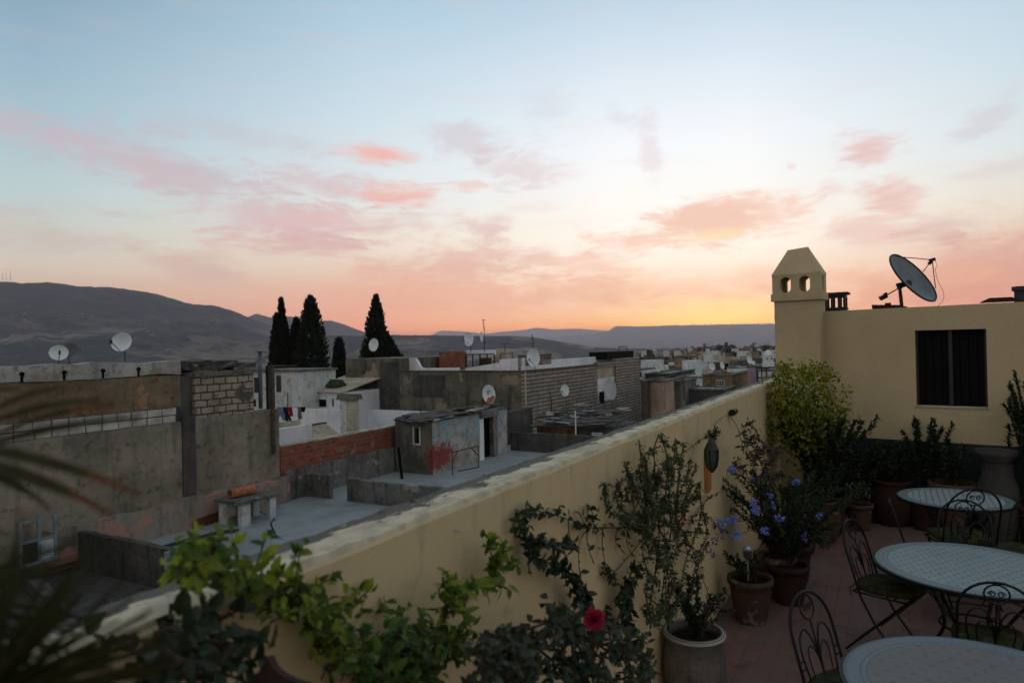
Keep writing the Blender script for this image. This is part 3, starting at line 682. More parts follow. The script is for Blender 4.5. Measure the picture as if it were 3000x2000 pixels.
# red hollow brick wall and the grey wall below it
zrb = uv(at_v(830, 1308, 17.1))[2]; zgr = uv(at_v(860, 1374, 16.9))[2]
tr = town('red_brick_wall', 'low wall of red hollow bricks running between two grey walls', 'wall', uL3 + .02, 17.1, ZR)
MB().box(0, 0, 0, uRB - uL3 + .9, .2, zrb - ZR).build('brick_face', M['redbrick'], tr)
b = ragged_strip(uRB - uL3 + .9, zrb - ZR, zrb - ZR + .07, -.015, .22, .25, .02, 12, .02); b.build('coping', M['cream'], tr)
tg = ragged_strip(uRB - uL3 - .1, 0, zgr - ZR, 0, .18, .3, .04, 14, 0).build('low_wall', M['midplaster'], loc=T(uL3 + .08, 16.9, ZR), rz=UA)
tag(tg, 'grey stained low wall at the foot of the red bricks', 'wall')
# knee walls on the roof
KG = 'knee walls crossing the grey roof'
def knee(pxl, pxr, py, u, m, label, vmin=None, h=None):
    a = uv(at_u(pxl, py, u)); b_ = uv(at_u(pxr, py, u)); v1 = a[1]; v0 = b_[1] if vmin is None else vmin
    zt = a[2] if h is None else ZR + h
    s = ragged_strip(v1 - v0, -.3, zt - ZR, 0, .16, .22, .03, int(pxl), 0)
    o = s.build('knee_wall', m, loc=T(u, v0, ZR), rz=UA + math.pi / 2)
    return tag(o, label, 'wall', KG)
knee(883, 975, 1388, 16.6, M['midplaster'], 'short knee wall left of the gap, touching the long grey wall', h=.75)
knee(1026, 1255, 1402, 16.6, M['midplaster'], 'long knee wall right of the gap, running under the parapet', vmin=8.5, h=.72)
knee(232, 490, 1560, 9.3, M['darkplaster'], 'dark slanting knee wall near the leaning window frames', vmin=8.6, h=.68)
knee(1500, 1700, 1263, 27.6, M['darkplaster'], 'dark low wall in front of the scrap roofed shack', vmin=3.5, h=.85)
# dividing wall at left bottom near the palm
o = ragged_strip(17, 0, .28, 0, .25, .3, .04, 77, 0).build('kerb_wall', M['darkplaster'], loc=T(5.0, 2.2, -2.72), rz=UA + R(90) - R(12))
tag(o, 'dark kerb crossing the sunken roof at the left edge', 'wall')

# leaning window frames
M['paleblue'] = plaster('peeling pale blue paint', (.30, .38, .43), (.22, .28, .31), (.07, .07, .07), sc=4, amt=.8, streak=.5)
def window_frame(px, py, ptop, pxr, v, label):
    p = at_v(px, py, v); q = at_v(pxr, py, v); h = at_v(px, ptop, v).z - p.z; w_ = (q - p).length
    t = thing('window_frame', label, 'window frame', p, UA, 'old window frames leaning outdoors')
    b = MB(); th = .06
    for x in (0, w_ * .48, w_ - th): b.box(x, 0, 0, x + th, .05, h)
    for z in (0, h * .5, h - th): b.box(th, .005, z, w_ - th, .045, z + th)
    b.build('frame', M['paleblue'], t)
    b = MB(); b.box(w_ * .48 + th + .005, .02, th + .01, w_ - th - .005, .03, h * .5 - .01); b.build('pane', M['tarp'], t)
    b = MB(); b.box(th + .01, .02, th + .01, w_ * .48 - .01, .03, h * .5 - .01); b.build('pane', M['darkmetal'], t)
    return t
window_frame(58, 1665, 1530, 165, 16.6, 'pale blue wooden window frame leaning on the far left wall')
window_frame(488, 1668, 1618, 556, 9.2, 'low pale frame peeking up behind the bright vine leaves')
# concrete vent bench with terracotta pipe
vb = town('vent_bench', 'small whitewashed concrete bench shaped vent on the grey roof', 'vent', 12.8, 15.6, ZR)
MB().box(-.1, -.08, .62, 1.28, 1.02, .70).build('slab_top', M['midplaster'], vb)
for x0, y0, x1, y1 in ((0, 0, .3, .16), (.0, .62, .3, .95), (.98, 0, 1.2, .16), (1.0, .7, 1.2, .95)):
    MB().box(x0, y0, 0, x1, y1, .618).build('leg', M['whitepeel'], vb)
MB().box(.05, .18, .0, .25, .6, .2).build('cross_wall', M['midplaster'], vb)
b = MB(); n = 14
pts = []
for k in range(n + 1):
    a = math.pi * (k / n) * 1.0
    pts.append((math.cos(a) * .13, math.sin(a) * .13))
b = MB(); prof_ = [(.10, 0), (.13, .0), (.13, .75), (.10, .75)]
bb = MB(); bb.lathe([(.105, 0), (.135, 0), (.135, .78), (.105, .78), (.105, 0)], 18, cap=False)
mrot = Matrix.Translation((.12, .62, .84)) @ Matrix.Rotation(R(-8), 4, 'Z') @ Matrix.Rotation(R(90), 4, 'Y')
bb.v = [tuple(mrot @ Vector(v)) for v in bb.v]
tp = bb.build('clay_pipe', M['tile'], smooth=True, loc=T(12.8, 15.6, ZR), rz=UA); tag(tp, 'orange clay pipe lying on the whitewashed vent bench', 'pipe')
o = MB().obox((0, 0, .13), (1, .1, .08), (-.1, 1, 0), (0, 0, 1), .42, .14, .12).build('wood_crate', M['rustwood'], loc=at_z(600, 1536, ZR), rz=UA); tag(o, 'brown wooden board box left of the vent bench', 'box')

# shed with red and blue paint
def f_shed(t):
    o = objc(t); s = t.sep(o); n1 = t.noise(o, 1.4, 6, .65); n2 = t.noise(o, 6, 5, .6); n3 = t.noise(t.vm('ADD', o, (9, 4, 2)), 1.9, 5, .6)
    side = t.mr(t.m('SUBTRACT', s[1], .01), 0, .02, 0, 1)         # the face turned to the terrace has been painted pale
    c = t.mix(t.mr(n1, .35, .62), (.44, .41, .38, 1), (.24, .22, .205, 1))
    c = t.mix(t.m('MULTIPLY', t.mr(n3, .48, .60, 0, .85), t.mr(s[2], .75, 1.1)), c, (.22, .35, .42, 1))
    c = t.mix(t.mr(n2, .55, .68, 0, .8), c, (.10, .09, .085, 1))
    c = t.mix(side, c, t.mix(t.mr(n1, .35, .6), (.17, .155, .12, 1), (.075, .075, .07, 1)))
    gx = t.m('ADD', t.m('ABSOLUTE', t.m('SUBTRACT', s[0], .45)), t.m('MULTIPLY', s[1], 1.5)); gz = t.m('SUBTRACT', s[2], .62)
    rd = t.vm('LENGTH', t.comb(t.m('MULTIPLY', gx, .95), t.m('MULTIPLY', gz, 1.75)))
    c = t.mix(t.mr(t.m('ADD', rd, t.m('MULTIPLY', t.m('ADD', t.m('SUBTRACT', n2, .5), t.m('MULTIPLY', t.m('SUBTRACT', n1, .5), .8)), 2.2)), .95, .6, 0, .9), c, t.mix(n3, (.30, .03, .035, 1), (.17, .02, .02, 1)))
    return c, n2
M['shedpaint'] = mat('painted shed render', f_shed, .9, .5, .02)
zs = uv(at_v(1265, 1236, 15.1))[2] - ZR
us1 = uv(at_v(1452, 1205, 15.1))[0] - 21.1; ud0 = uv(at_v(1416, 1250, 15.1))[0] - 21.1; ud1 = uv(at_v(1444, 1250, 15.1))[0] - 21.1
zd = uv(at_v(1416, 1224, 15.1))[2] - ZR
sh = town('rooftop_shed', 'crumbling rooftop shed splashed with red and pale blue paint', 'shed', 21.1, 15.1, ZR)
b = MB(); b.box(0, 0, 0, ud0, .18, zs); b.box(ud0, 0, zd, ud1, .18, zs); b.box(ud1, 0, 0, us1 + 1.0, .18, zs)
b.box(0, .18, 0, .18, .62, zs); b.box(0, .62, 0, .18, .86, 1.15); b.box(0, .62, 1.72, .18, .86, zs); b.box(0, .86, 0, .18, 1.78, zs)
b.box(.18, 1.6, 0, us1 + 1, 1.78, zs); b.box(us1 + .82, .18, 0, us1 + 1, 1.6, zs)
b.build('wall', M['shedpaint'], sh)
b = MB(); b.box(-.02, .56, 1.09, .0, .62, 1.78); b.box(-.02, .86, 1.09, .0, .92, 1.78); b.box(-.02, .62, 1.09, 0, .86, 1.15); b.build('window_surround', M['whitepeel'], sh)
b = MB(); b.box(ud0 - .32, -.02, 0, ud0, .02, zd); b.build('door_jamb', M['white'], sh)
b = MB(); b.box(ud1, -.03, 0, ud1 + .35, .02, zd); b.build('door_jamb', M['midplaster'], sh)
MB().box(ud0 - .3, -.10, zd, ud1 + .35, -.02, zd + .3).build('lintel', M['midplaster'], sh)
o = MB().box(ud0 + .01, .3, 0, ud1 + 1.2, .34, zd).build('door', M['black'], sh)
MB().box(.4, .7, 1.1, .45, .9, 1.75).build('pane', M['black'], sh)
b = MB(); random.seed(6)
for k in range(34):
    x = ru(-.1, us1 + 1); y = ru(-.12, 1.6); b.obox((x, y, zs + .05 + ru(0, .12)), (1, ru(-.4, .4), ru(-.08, .08)), (ru(-.4, .4), 1, 0), (0, 0, 1), ru(.2, .6), ru(.1, .3), .025)
b.box(-.06, -.06, zs, us1 + 1.05, 1.82, zs + .05)
b.build('roof', M['tinroof'], sh)
b = MB(); b.obox((.62, -.02, zs + .10), (1, 0, .05), (0, 1, 0), (0, 0, 1), .62, .12, .03); b.build('roof_board', M['slab'], sh); b = MB(); b.obox((3.2, .1, zs + .17), (1, .1, 0), (0, 1, 0), (0, 0, 1), .5, .2, .015); b.build('roof_board', M['slab'], sh); b = MB()
b.obox((-.05, .75, zs + .02), (0, 1, 0), (1, 0, 0), (0, 0, 1), .6, .06, .03)
b.build('roof_board', M['slab'], sh)
# side wall running on to the big building
o, *_ = wall_v('side_wall', 'dark render wall between the shed and the big brown building', 'wall', 1470, 1560, 1210, 16.2, .3, ZR, M['darkplaster'])
# pole, metal frame
p = at_z(1178, 1402, ZR); q = at_y(1167, 1310, p.y + .1); b = MB(); b.tube([(0, 0, 0), q - p], .055, 7); tag(b.build('leaning_post', M['black'], loc=p), 'black leaning post before the painted shed', 'post')
p = at_z(1326, 1392, ZR); q = at_z(1402, 1369, ZR); d = q - p
b = MB(); h_ = .86; r_ = .022
for a_, b_ in (((0, 0, 0), (0, 0, h_)), ((0, 0, h_), d + Vector((0, 0, h_))), (d, d + Vector((0, 0, h_))), ((0, 0, h_ * .6), d * .22 + Vector((0, 0, h_))), (d + Vector((0, 0, h_ * .55)), d * .72 + Vector((0, 0, h_)))): b.tube([a_, b_], r_, 6)
b.tube([d * .55 + Vector((-.35, -.1, .02)), d + Vector((0, 0, .02))], .02, 6)
tag(b.build('metal_frame', M['rustwood'], loc=p), 'rusty empty metal table frame in front of the painted shed', 'frame')

# ------------------------------------------------------------------ white courtyard houses behind the red bricks
wc_, u0, u1, zt = wall_v('white_wall', 'bluish white parapet just above the left end of the red bricks', 'wall', 817, 914, 1257, 19.0, .22, -6, M['white'])
# ribbed pinkish roof
t = town('ribbed_roof', 'pale ribbed tile roof strip between two white walls', 'roof', u1 + .1, 18.6, -6)
uu = uv(at_v(1012, 1250, 19.0))[0]; zr1 = uv(at_v(960, 1243, 19.6))[2] + 6
b = MB(); n = 26
for k in range(n):
    xa = (uu - u1 - .2) * k / n; xb = (uu - u1 - .2) * (k + .6) / n
    b.add([(xa, 0, zr1 - .75), (xb, 0, zr1 - .75), (xb, 1.3, zr1), (xa, 1.3, zr1), (xa, 0, zr1 - .80), (xb, 0, zr1 - .80), (xb, 1.3, zr1 - .05), (xa, 1.3, zr1 - .05)], [(0, 1, 2, 3), (7, 6, 5, 4), (0, 4, 5, 1), (1, 5, 6, 2), (2, 6, 7, 3), (3, 7, 4, 0)])
b.build('tile_rib', M['cream'], t)
MB().prism([(0, 0), (1.3, 0), (1.3, zr1 - .06), (0, zr1 - .81)], 0, uu - u1 - .2, 'yz').build('wall', M['white'], t)
MB().box(0, 1.3, zr1, uu - u1 - .2, 1.42, zr1 + .06).build('ridge', M['rustwood'], t)
wall_u('white_wall', 'white wall behind the hanging laundry', 'wall', 790, 1015, 1193, 29.5, .22, -7, M['white'])
wall_u('white_wall', 'long clean white wall below the brown building', 'wall', 1036, 1290, 1198, 34.2, .22, -7, M['white'])
# eave row: little dark holes under the white wall
cp_ = town('chimney_pillar', 'cream square chimney pillar with a flat stone cap', 'chimney', *[uv(at_u(1026, 1270, 25.5))[i] for i in (0, 1)], -5)
zc = uv(at_u(1020, 1165, 25.5))[2] + 5
MB().box(0, -.18, 0, .45, .18, zc - .12).build('shaft', M['cream'], cp_)
MB().box(-.02, .19, 0, .40, .62, zc - .12).build('shaft', M['whitepeel'], cp_)
MB().prism([(-.12, zc - .1), (.6, zc - .1), (.5, zc + .16), (0, zc + .2)], -.32, .78, 'xz').build('cap', M['midplaster'], cp_)
MB().box(-.06, -.26, 0, .5, .26, 3.2).build('footing', M['cream'], cp_)
# white tower
wt = town('white_tower_house', 'peeling white rooftop block with dark openings below the cypresses', 'house', 30.5, uv(at_u(882, 1090, 30.5))[1], -8)
vt = uv(at_u(742, 1090, 30.5))[1] - uv(at_u(882, 1090, 30.5))[1]; zt_ = uv(at_u(800, 1088, 30.5))[2] + 8
MB().box(0, 0, 0, 3, vt, zt_).build('wall', M['whitepeel'], wt)
MB().box(-.1, -.1, zt_, 3.1, vt + .1, zt_ + .12).build('roof', M['midplaster'], wt)
def uvw(px, py, u): q = uv(at_u(px, py, u)); return q[1], q[2]
def tower_win(pxl, pxr, y0, y1, u, root, vo, zo, m='black', name='window', out=.03):
    va, za = uvw(pxl, y0, u); vb_, zb_ = uvw(pxr, y1, u); MB().box(-out, vb_ - vo, zb_ - zo, .05, va - vo, za - zo).build(name, M[m], root)
vo = uv(at_u(882, 1090, 30.5))[1]
tower_win(745, 760, 1105, 1150, 30.5, wt, vo, -8, 'darkmetal', 'shutter'); tower_win(810, 824, 1100, 1148, 30.5, wt, vo, -8, 'darkmetal', 'shutter')
tower_win(740, 750, 1170, 1190, 30.5, wt, vo, -8)
# drainpipe on tower
b = MB(); q0 = at_u(843, 1150, 30.4); q1 = at_u(843, 1192, 30.4); b.tube([q0, q1], .03, 5); tag(b.build('drain_pipe', M['darkmetal']), 'thin dark pipe on the white block wall', 'pipe')
# white house with plank roof
v0_ = uv(at_u(1006, 1150, 32.0))[1]; v1_ = uv(at_u(884, 1150, 32.0))[1]; zw = uv(at_u(940, 1148, 32.0))[2] + 8
pk = town('plank_roof_house', 'white house with a pale plank roof beside the small cypress', 'house', 32.0, v0_, -8)
MB().box(0, 0, 0, 4, v1_ - v0_, zw).build('wall', M['white'], pk)
zr2 = uv(at_u(940, 1098, 36.0))[2] + 8
b = MB()
for k in range(9):
    xa = -.2 + k * .5; za = zw + .05 + (zr2 - zw) * k / 9; zb_ = za + (zr2 - zw) / 9 - .02
    b.add([(xa, -.1, za), (xa + .55, -.1, zb_), (xa + .55, v1_ - v0_ - ru(.0, .4), zb_), (xa, v1_ - v0_, za), (xa, -.1, za - .06), (xa + .55, -.1, zb_ - .06), (xa + .55, v1_ - v0_, zb_ - .06), (xa, v1_ - v0_, za - .06)],
          [(0, 1, 2, 3), (4, 7, 6, 5), (0, 4, 5, 1), (1, 5, 6, 2), (2, 6, 7, 3), (3, 7, 4, 0)])
b.build('roof', M['cream'], pk)
tower_win(886, 905, 1172, 1190, 32.0, pk, v0_, -8); tower_win(921, 956, 1169, 1191, 32.0, pk, v0_, -8); tower_win(974, 978, 1168, 1190, 32.0, pk, v0_, -8)
p = at_u(985, 1130, 33); b = MB(); b.prism([(-.5, 0), (.5, 0), (0, .42)], -.5, .5, 'xz'); tag(b.build('skylight', M['green'], loc=p, rz=UA), 'small green pointed roof light beside the plank roof', 'skylight')
# laundry
lp0 = at_y(806, 1192, 26.5); lp1 = at_y(912, 1190, 26.5)
b = MB(); b.tube([lp0, (lp0 + lp1) / 2 - Vector((0, 0, .04)), lp1], .008, 4); tag(b.build('washing_line', M['darkmetal']), 'washing line strung before the white wall', 'washing line')
def garment(name, label, m, pts, D=26.48):
    P = [at_y(x, y, D) for x, y in pts]; c0 = P[0]; b = MB(); n = len(P)
    vs = [p - c0 for p in P] + [p - c0 + Vector((ru(-.01, .01), .05, 0)) for p in P]
    b.add(vs, [tuple(range(n)), tuple(range(2 * n - 1, n - 1, -1))] + [(i, i + n, (i + 1) % n + n, (i + 1) % n) for i in range(n)])
    tag(b.build(name, m, loc=c0), label, 'clothing', 'laundry on the washing line')
MC = {k: plain(k + ' cloth', c_, .9, .1, var=.2) for k, c_ in (('denim', (.17, .24, .33)), ('navy', (.02, .022, .04)), ('redc', (.35, .015, .02)), ('grey', (.14, .15, .18)), ('blackc', (.012, .012, .02)))}
garment('jeans', 'pale blue jeans hanging at the left end of the line', MC['denim'], [(811, 1193), (829, 1193), (832, 1216), (836, 1232), (829, 1232), (820, 1214), (815, 1226), (810, 1226)])
garment('trousers', 'navy trousers hanging between the jeans and the red top', MC['navy'], [(829, 1192), (841, 1192), (845, 1210), (855, 1233), (848, 1233), (841, 1220), (845, 1234), (838, 1234)])
garment('shirt', 'red top hanging on the washing line', MC['redc'], [(841, 1192), (854, 1192), (859, 1218), (850, 1220), (846, 1208)])
garment('grey_cloth', 'grey cloth hanging right of the red top', MC['grey'], [(872, 1192), (881, 1192), (884, 1226), (875, 1230), (872, 1218)])
garment('dark_cloth', 'short black cloth at the right end of the line', MC['blackc'], [(880, 1193), (896, 1193), (891, 1207), (883, 1206)])
o, *_ = wall_v('yellow_ledge', 'thin yellowish ledge under the laundry', 'ledge', 814, 880, 1238, 22.0, .2, -4, M['cream'])

# ------------------------------------------------------------------ big brown building
UB, VB_ = 35.4, 18.6
zB = uv(at_u(1540, 1088, UB))[2]; vL = uv(at_u(1012, 1052, UB))[1]; vM = uv(at_u(1174, 1092, UB))[1]; zL = uv(at_u(1100, 1050, UB))[2]
uE = uv(at_v(1874, 1060, VB_))[0]
bb_ = town('brown_building', 'large brown rendered building with a long grey block side', 'building', UB, VB_, -16)
u_r = uv(at_v(1732, 1070, VB_))[0] - UB
MB().box(0, .3, 0, 3.0, vM - VB_, zB + 16).build('wall', M['bigwall'], bb_)
MB().box(0, vM - VB_, 0, 7, vL - VB_, zL + 16).build('wall', M['bigwall'], bb_)
ub0 = uv(at_v(1750, 1100, VB_))[0] - UB; ub1 = uv(at_v(1805, 1100, VB_))[0] - UB; ue = uE - UB
z_b0 = uv(at_v(1775, 1074, VB_))[2] + 16; z_b1 = uv(at_v(1778, 1172, VB_))[2] + 16
b = MB(); b.box(0, 0, 0, ub0, .3, zB + 16); b.box(ub0, 0, 0, ub1, .3, z_b1); b.box(ub1, 0, 0, ue, .3, zB + 16.3); b.box(ub0, .02, z_b0, ub1, .3, zB + 16.15)
b.build('block_side', M['greyblock'], bb_)
zc0 = uv(at_v(1775, 1107, VB_))[2] + 16
MB().box(ub0, .15, zc0, ub1, .3, z_b0).build('bay_panel', M['cream'], bb_)
MB().box(ub0, .15, z_b1, ub1, .3, zc0).build('bay_panel', M['white'], bb_)
MB().box(3.0, .3, 0, ue, 14, zB + 15.2).build('roof', M['concrete'], bb_)
b = MB(); ow = uv(at_v(1759, 1160, VB_))[0] - UB; ow1 = uv(at_v(1769, 1160, VB_))[0] - UB
b.box(ow, -.04, uv(at_v(1764, 1180, VB_))[2] + 16, ow1, .05, uv(at_v(1764, 1147, VB_))[2] + 16); b.build('window', M['black'], bb_)
b = MB(); vs0, zs0 = uvw(1210, 1099, UB); vs1, zs1 = uvw(1306, 1165, UB); b.box(-.012, vs1 - VB_, zs1 + 16, .02, vs0 - VB_, zs0 + 16); b.build('dark_patch', M['darkplaster'], bb_)  # flat dark plate: the shade of a wall recess put into the colour
vs0, zs0 = uvw(1114, 1060, UB); vs1, zs1 = uvw(1172, 1195, UB); MB().box(-.02, vs1 - VB_, zs1 + 16, .02, vs0 - VB_, zs0 + 16).build('dark_patch', M['darkplaster'], bb_)
b = MB(); b.box(-.05, 0.2, zB + 16, .4, vM - VB_, zB + 16.05); b.box(-.05, -.05, zB + 16, ub0, .2, zB + 16.05); b.build('coping', M['darkplaster'], bb_)
MB().box(-.03, -.03, 8, .0, .05, zB + 16).build('corner_bead', M['cream'], bb_)
offset_dish(1789, 1138, at_v(1789, 1138, 18.15).y, 34, 'large pale blue dish standing in the bay of the block side', -30, 2, -8, foot=1.6, hpx=66, feed=False, arm=False)
# dark tank and pipe frame on the end
q0 = uv(at_v(1781, 1046, VB_ + .3)); q1 = uv(at_v(1858, 1046, VB_ + .3)); z2 = uv(at_v(1815, 1029, VB_ + .3))[2]
o = MB().box(0, 0, 0, q1[0] - q0[0], 1.5, z2 - (zB + .32)).build('roof_tank', M['black'], loc=T(q0[0], VB_ + .35, zB + .32), rz=UA); tag(o, 'flat black tank on top of the grey block side', 'tank')
b = MB(); pa = at_y(1813, 1031, 57.5); pb = at_y(1837, 1031, 57.5); hq = .45; b.tube([pa, pa + Vector((0, 0, hq)), pb + Vector((0, 0, hq)), pb], .045, 5)
tag(b.build('pipe_frame', M['darkmetal']), 'thin dark pipe hoop standing above the black tank', 'frame')
# white parapet on its roof
def poly_u(name, label, cat, pts, u, th, m, group=None):
    Q = [uvw(x, y, u) for x, y in pts]; v0, z0 = Q[0]
    b = MB(); b.prism([(a - v0, z - z0) for a, z in Q], 0, th, 'yz')
    return tag(b.build(name, m, loc=T(u, v0, z0), rz=UA), label, cat, group)
poly_u('white_parapet', 'bright white stepped parapet at the left of the far roof', 'parapet', [(1176, 1093), (1176, 1049), (1214, 1049), (1221, 1056), (1231, 1076), (1240, 1078), (1341, 1077), (1341, 1092)], UB + .9, .25, M['white'])
poly_u('white_parapet', 'bright white parapet sloping up to the roof corner', 'parapet', [(1363, 1092), (1363, 1078), (1428, 1068), (1462, 1062), (1464, 1052), (1533, 1048), (1533, 1090)], UB + .9, .25, M['white'])
u2a = uv(at_v(1535, 1085, VB_ + .4))[0]; u2b = uv(at_v(1632, 1063, VB_ + .4))[0]; z2a = uv(at_v(1632, 1062, VB_ + .4))[2]
o = MB().box(0, 0, 0, u2b - u2a, .2, .22).build('white_kerb', M['white'], loc=T(u2a, VB_ + .4, zB + .052), rz=UA); tag(o, 'low white kerb under the brown railing', 'kerb')
b = MB().box(0, 0, 0, ue - (u2b - UB) - 1, .2, .62); tag(b.build('white_parapet', M['white'], loc=T(u2b, VB_ + 1.3, zB - .1), rz=UA), 'long low white parapet behind the block side', 'parapet')
# railing
b = MB(); Lr = (u2b - u2a); 
for k in range(int(Lr / .16)): b.box(k * .16, 0, 0, k * .16 + .035, .035, .8)
b.box(0, -.01, .8, Lr, .045, .88); b.box(0, -.01, .05, Lr, .045, .1)
tag(b.build('roof_railing', M['rustwood'], loc=T(u2a, VB_ + .75, zB + .05), rz=UA), 'brown wooden railing at the corner of the white roof', 'railing')
# things on the roof
Db = 49
def ybox(name, label, cat, x0, x1, y0, y1, D, dep, m, group=None, down=0):
    p0 = at_y(x0, y1, D); p1 = at_y(x1, y1, D); z1 = at_y((x0 + x1) / 2, y0, D).z; w_ = p1.x - p0.x; z0 = min(p0.z, p1.z) - down
    return tag(MB().box(0, 0, 0, w_, dep, z1 - z0).build(name, m, loc=(p0.x, D, z0)), label, cat, group)
ybox('brick_room', 'small red and brown brick room on the white roof', 'room', 1287, 1362, 1030, 1077, 47.5, 2.5, M['redbrick'], down=1)
ybox('white_room', 'little white rooftop room under the tilted dish', 'room', 1362, 1452, 1026, 1040, 49, 2.5, M['white'], down=.0)
ybox('pale_room', 'yellowish rooftop room behind the sloping white parapet', 'room', 1452, 1494, 1022, 1056, 50, 2.5, M['cream'], down=.5)
b = MB(); zt0 = at_y(1370, 1040, 48).z; x0 = at_y(1364, 1040, 48).x; x1 = at_y(1448, 1040, 48).x
for k in range(5): xx = x0 + (x1 - x0) * k / 4; b.box(xx - .05, 48, zt0 - 1.1, xx + .05, 48.1, zt0)
b.box(x0, 47.98, zt0, x1, 48.12, zt0 + .08)
for k in range(12): xx = x0 + .7 + k * .06; b.box(xx, 47.95, zt0 - .95, xx + .02, 47.97, zt0 - .25)
tag(b.build('terrace_pergola', M['darkmetal']), 'dark posts and railing below the tilted dish', 'pergola')
b = MB(); x0 = at_y(1467, 1035, 47).x; x1 = at_y(1501, 1035, 47).x; z1 = at_y(1485, 1035, 47).z; b.tube([(x0, 47, z1 - .8), (x0, 47, z1), (x1, 47, z1), (x1, 47, z1 - .8)], .04, 5); tag(b.build('pipe_frame', M['rustwood']), 'rusty pipe hoop before the yellowish rooftop room', 'frame')
ybox('dark_red_panel', 'dark red cloth panel under the rooftop posts', 'panel', 1406, 1440, 1048, 1068, 48.2, .1, M['rustwood'])
def antenna(px, yt, yb, D, label, bars=((.0, .35),)):
    p = at_y(px, yb, D); h_ = at_y(px, yt, D).z - p.z; b = MB(); b.tube([(0, 0, 0), (.02, 0, h_ * .55), (-.06, 0, h_)], .028, 5)
    for z, l in bars: b.tube([(-l, 0, h_ * (1 - z)), (l, .05, h_ * (1 - z) + .02)], .018, 4)
    tag(b.build('antenna', M['darkmetal'], loc=p), label, 'antenna', 'aerials on the rooftops')
antenna(1420, 935, 1032, 47, 'tall thin mast beside the small thin dish', ((.03, .12), (.72, .08)))
antenna(1562, 980, 1030, 44, 'crooked aerial standing above the big pale dish', ((.32, .2), (.2, .12), (.5, .1)))
antenna(1479, 1008, 1030, 50, 'short stub aerial on the yellowish room')
antenna(1232, 1186, 1216, 31, 'short black stake before the long white wall', ())
antenna(1615, 1148, 1205, 32.5, 'thin pole left of the small dish on the shack', ())
antenna(2004, 1108, 1172, 40, 'thin dark pole before the far white house', ((.1, .2), (.2, .14)))
antenna(2250, 990, 1015, 260, 'very distant lattice mast near the yellow chimney', ((.5, .7),))

# ------------------------------------------------------------------ scrap roofed shack
sk = town('scrap_roof_shack', 'shack roofed with grey planks and scrap beside the block wall', 'shack', 29.0, 12.5, ZR)
MB().box(0, -1.6, 0, 3.5, 2.2, .95).build('wall', M['darkplaster'], sk)
MB().box(-.05, .1, .25, .0, 2.1, .92).build('opening', M['rustwood'], sk)
b = MB(); random.seed(5)
for k in range(40):
    y = ru(-1.5, 2.3); x = ru(-.3, 3); b.obox((x, y, 1.05 + (x * .16) + ru(0, .15)), (ru(-.3, .3), 1, ru(-.15, .1)), (1, 0, .15), (-.15, 0, 1), ru(.3, .9), ru(.06, .2), .02)
b.build('roof', M['tinroof'], sk)
b = MB()
for k in range(12):
    y = ru(-1.5, 2.3); x = ru(-.3, 3); b.obox((x, y, 1.2 + (x * .16) + ru(0, .12)), (ru(-.5, .3), 1, ru(-.15, .1)), (1, 0, .15), (-.15, 0, 1), ru(.12, .35), ru(.02, .06), .015)
b.build('roof_board', M['slab'], sk)
MB().box(-.12, -1.15, 0, -.02, -.65, .8).build('door', M['tarp'], sk)
p = at_u(1686, 1225, 28.6); b = MB(); b.tube([(0, 0, -1.3), (0, 0, .35)], .03, 6); tag(b.build('white_post', M['white'], loc=p), 'thin white post at the corner of the shack', 'post')
ybox('white_screen', 'broken pale board propped on the shack roof', 'board', 1600, 1622, 1128 + 78, 1242 - 20, 33.6, .1, M['slab'])
ybox('dark_crate', 'black framed box beside the pale board on the shack', 'box', 1626, 1640, 1208, 1240, 33.2, .5, M['darkmetal'])

# ------------------------------------------------------------------ houses to the right of the block side
pe = at_v(1876, 1118, 12)
def yhouse(label, x0, x1, ytop, D, dep, m, ybot=None, group=None, win=(), roofm='concrete', cat='house', name='house', zb=-15):
    p0 = at_y(x0, ytop, D); u0_, v0_, _ = uv(p0); p1 = at_u(x1, ytop, u0_); w_ = v0_ - uv(p1)[1]; zt = p0.z
    t = thing(name, label, cat, (p0.x, D, zb), UA - math.pi / 2, group)
    b = MB(); H = zt - zb; th = .25
    b.box(0, 0, 0, w_, th, H); b.box(0, dep - th, 0, w_, dep, H); b.box(0, th, 0, th, dep - th, H); b.box(w_ - th, th, 0, w_, dep - th, H); b.build('wall', M[m], t)
    MB().box(th, th, H - (.75 if m not in ('white', 'darkplaster') else .2), w_ - th, dep - th, H - (.6 if m not in ('white', 'darkplaster') else .05)).build('roof', M[roofm], t)
    b = MB(); b.box(-.06, -.06, H, w_ + .06, th + .06, H + .1); b.box(-.06, th + .06, H, th, dep, H + .1); b.box(w_ - th, th + .06, H, w_ + .06, dep, H + .1); b.build('coping', M['midplaster'], t)
    for a0, a1, ya, yb in win:
        q0 = at_u(a0, ya, u0_); q1 = at_u(a1, yb, u0_)
        f = MB(); xx0, xx1, za, zb_ = v0_ - uv(q0)[1], v0_ - uv(q1)[1], q1.z - zb, q0.z - zb; e = .06
        f.box(xx0 - e, -.05, za - e, xx0, .0, zb_ + e); f.box(xx1, -.05, za - e, xx1 + e, .0, zb_ + e); f.box(xx0, -.05, za - e, xx1, 0, za); f.box(xx0, -.05, zb_, xx1, 0, zb_ + e)
        wf = f.build('window', M['cream'], t); MB().box(xx0, -.02, za, xx1, .03, zb_).build('pane', M['black'], wf)
    return t
yhouse('dark timbered wall house butting the end of the block side', 1876, 1888, 1116, 41, 3, 'wood')
M['pinkblock'] = plaster('pinkish brown render', (.52, .37, .30), (.44, .33, .27), (.2, .16, .14), amt=.7, streak=.6, bump=.4)
yhouse('pinkish stained block of a house beside the grey block side', 1888, 1948, 1118, 42, 4, 'pinkblock')
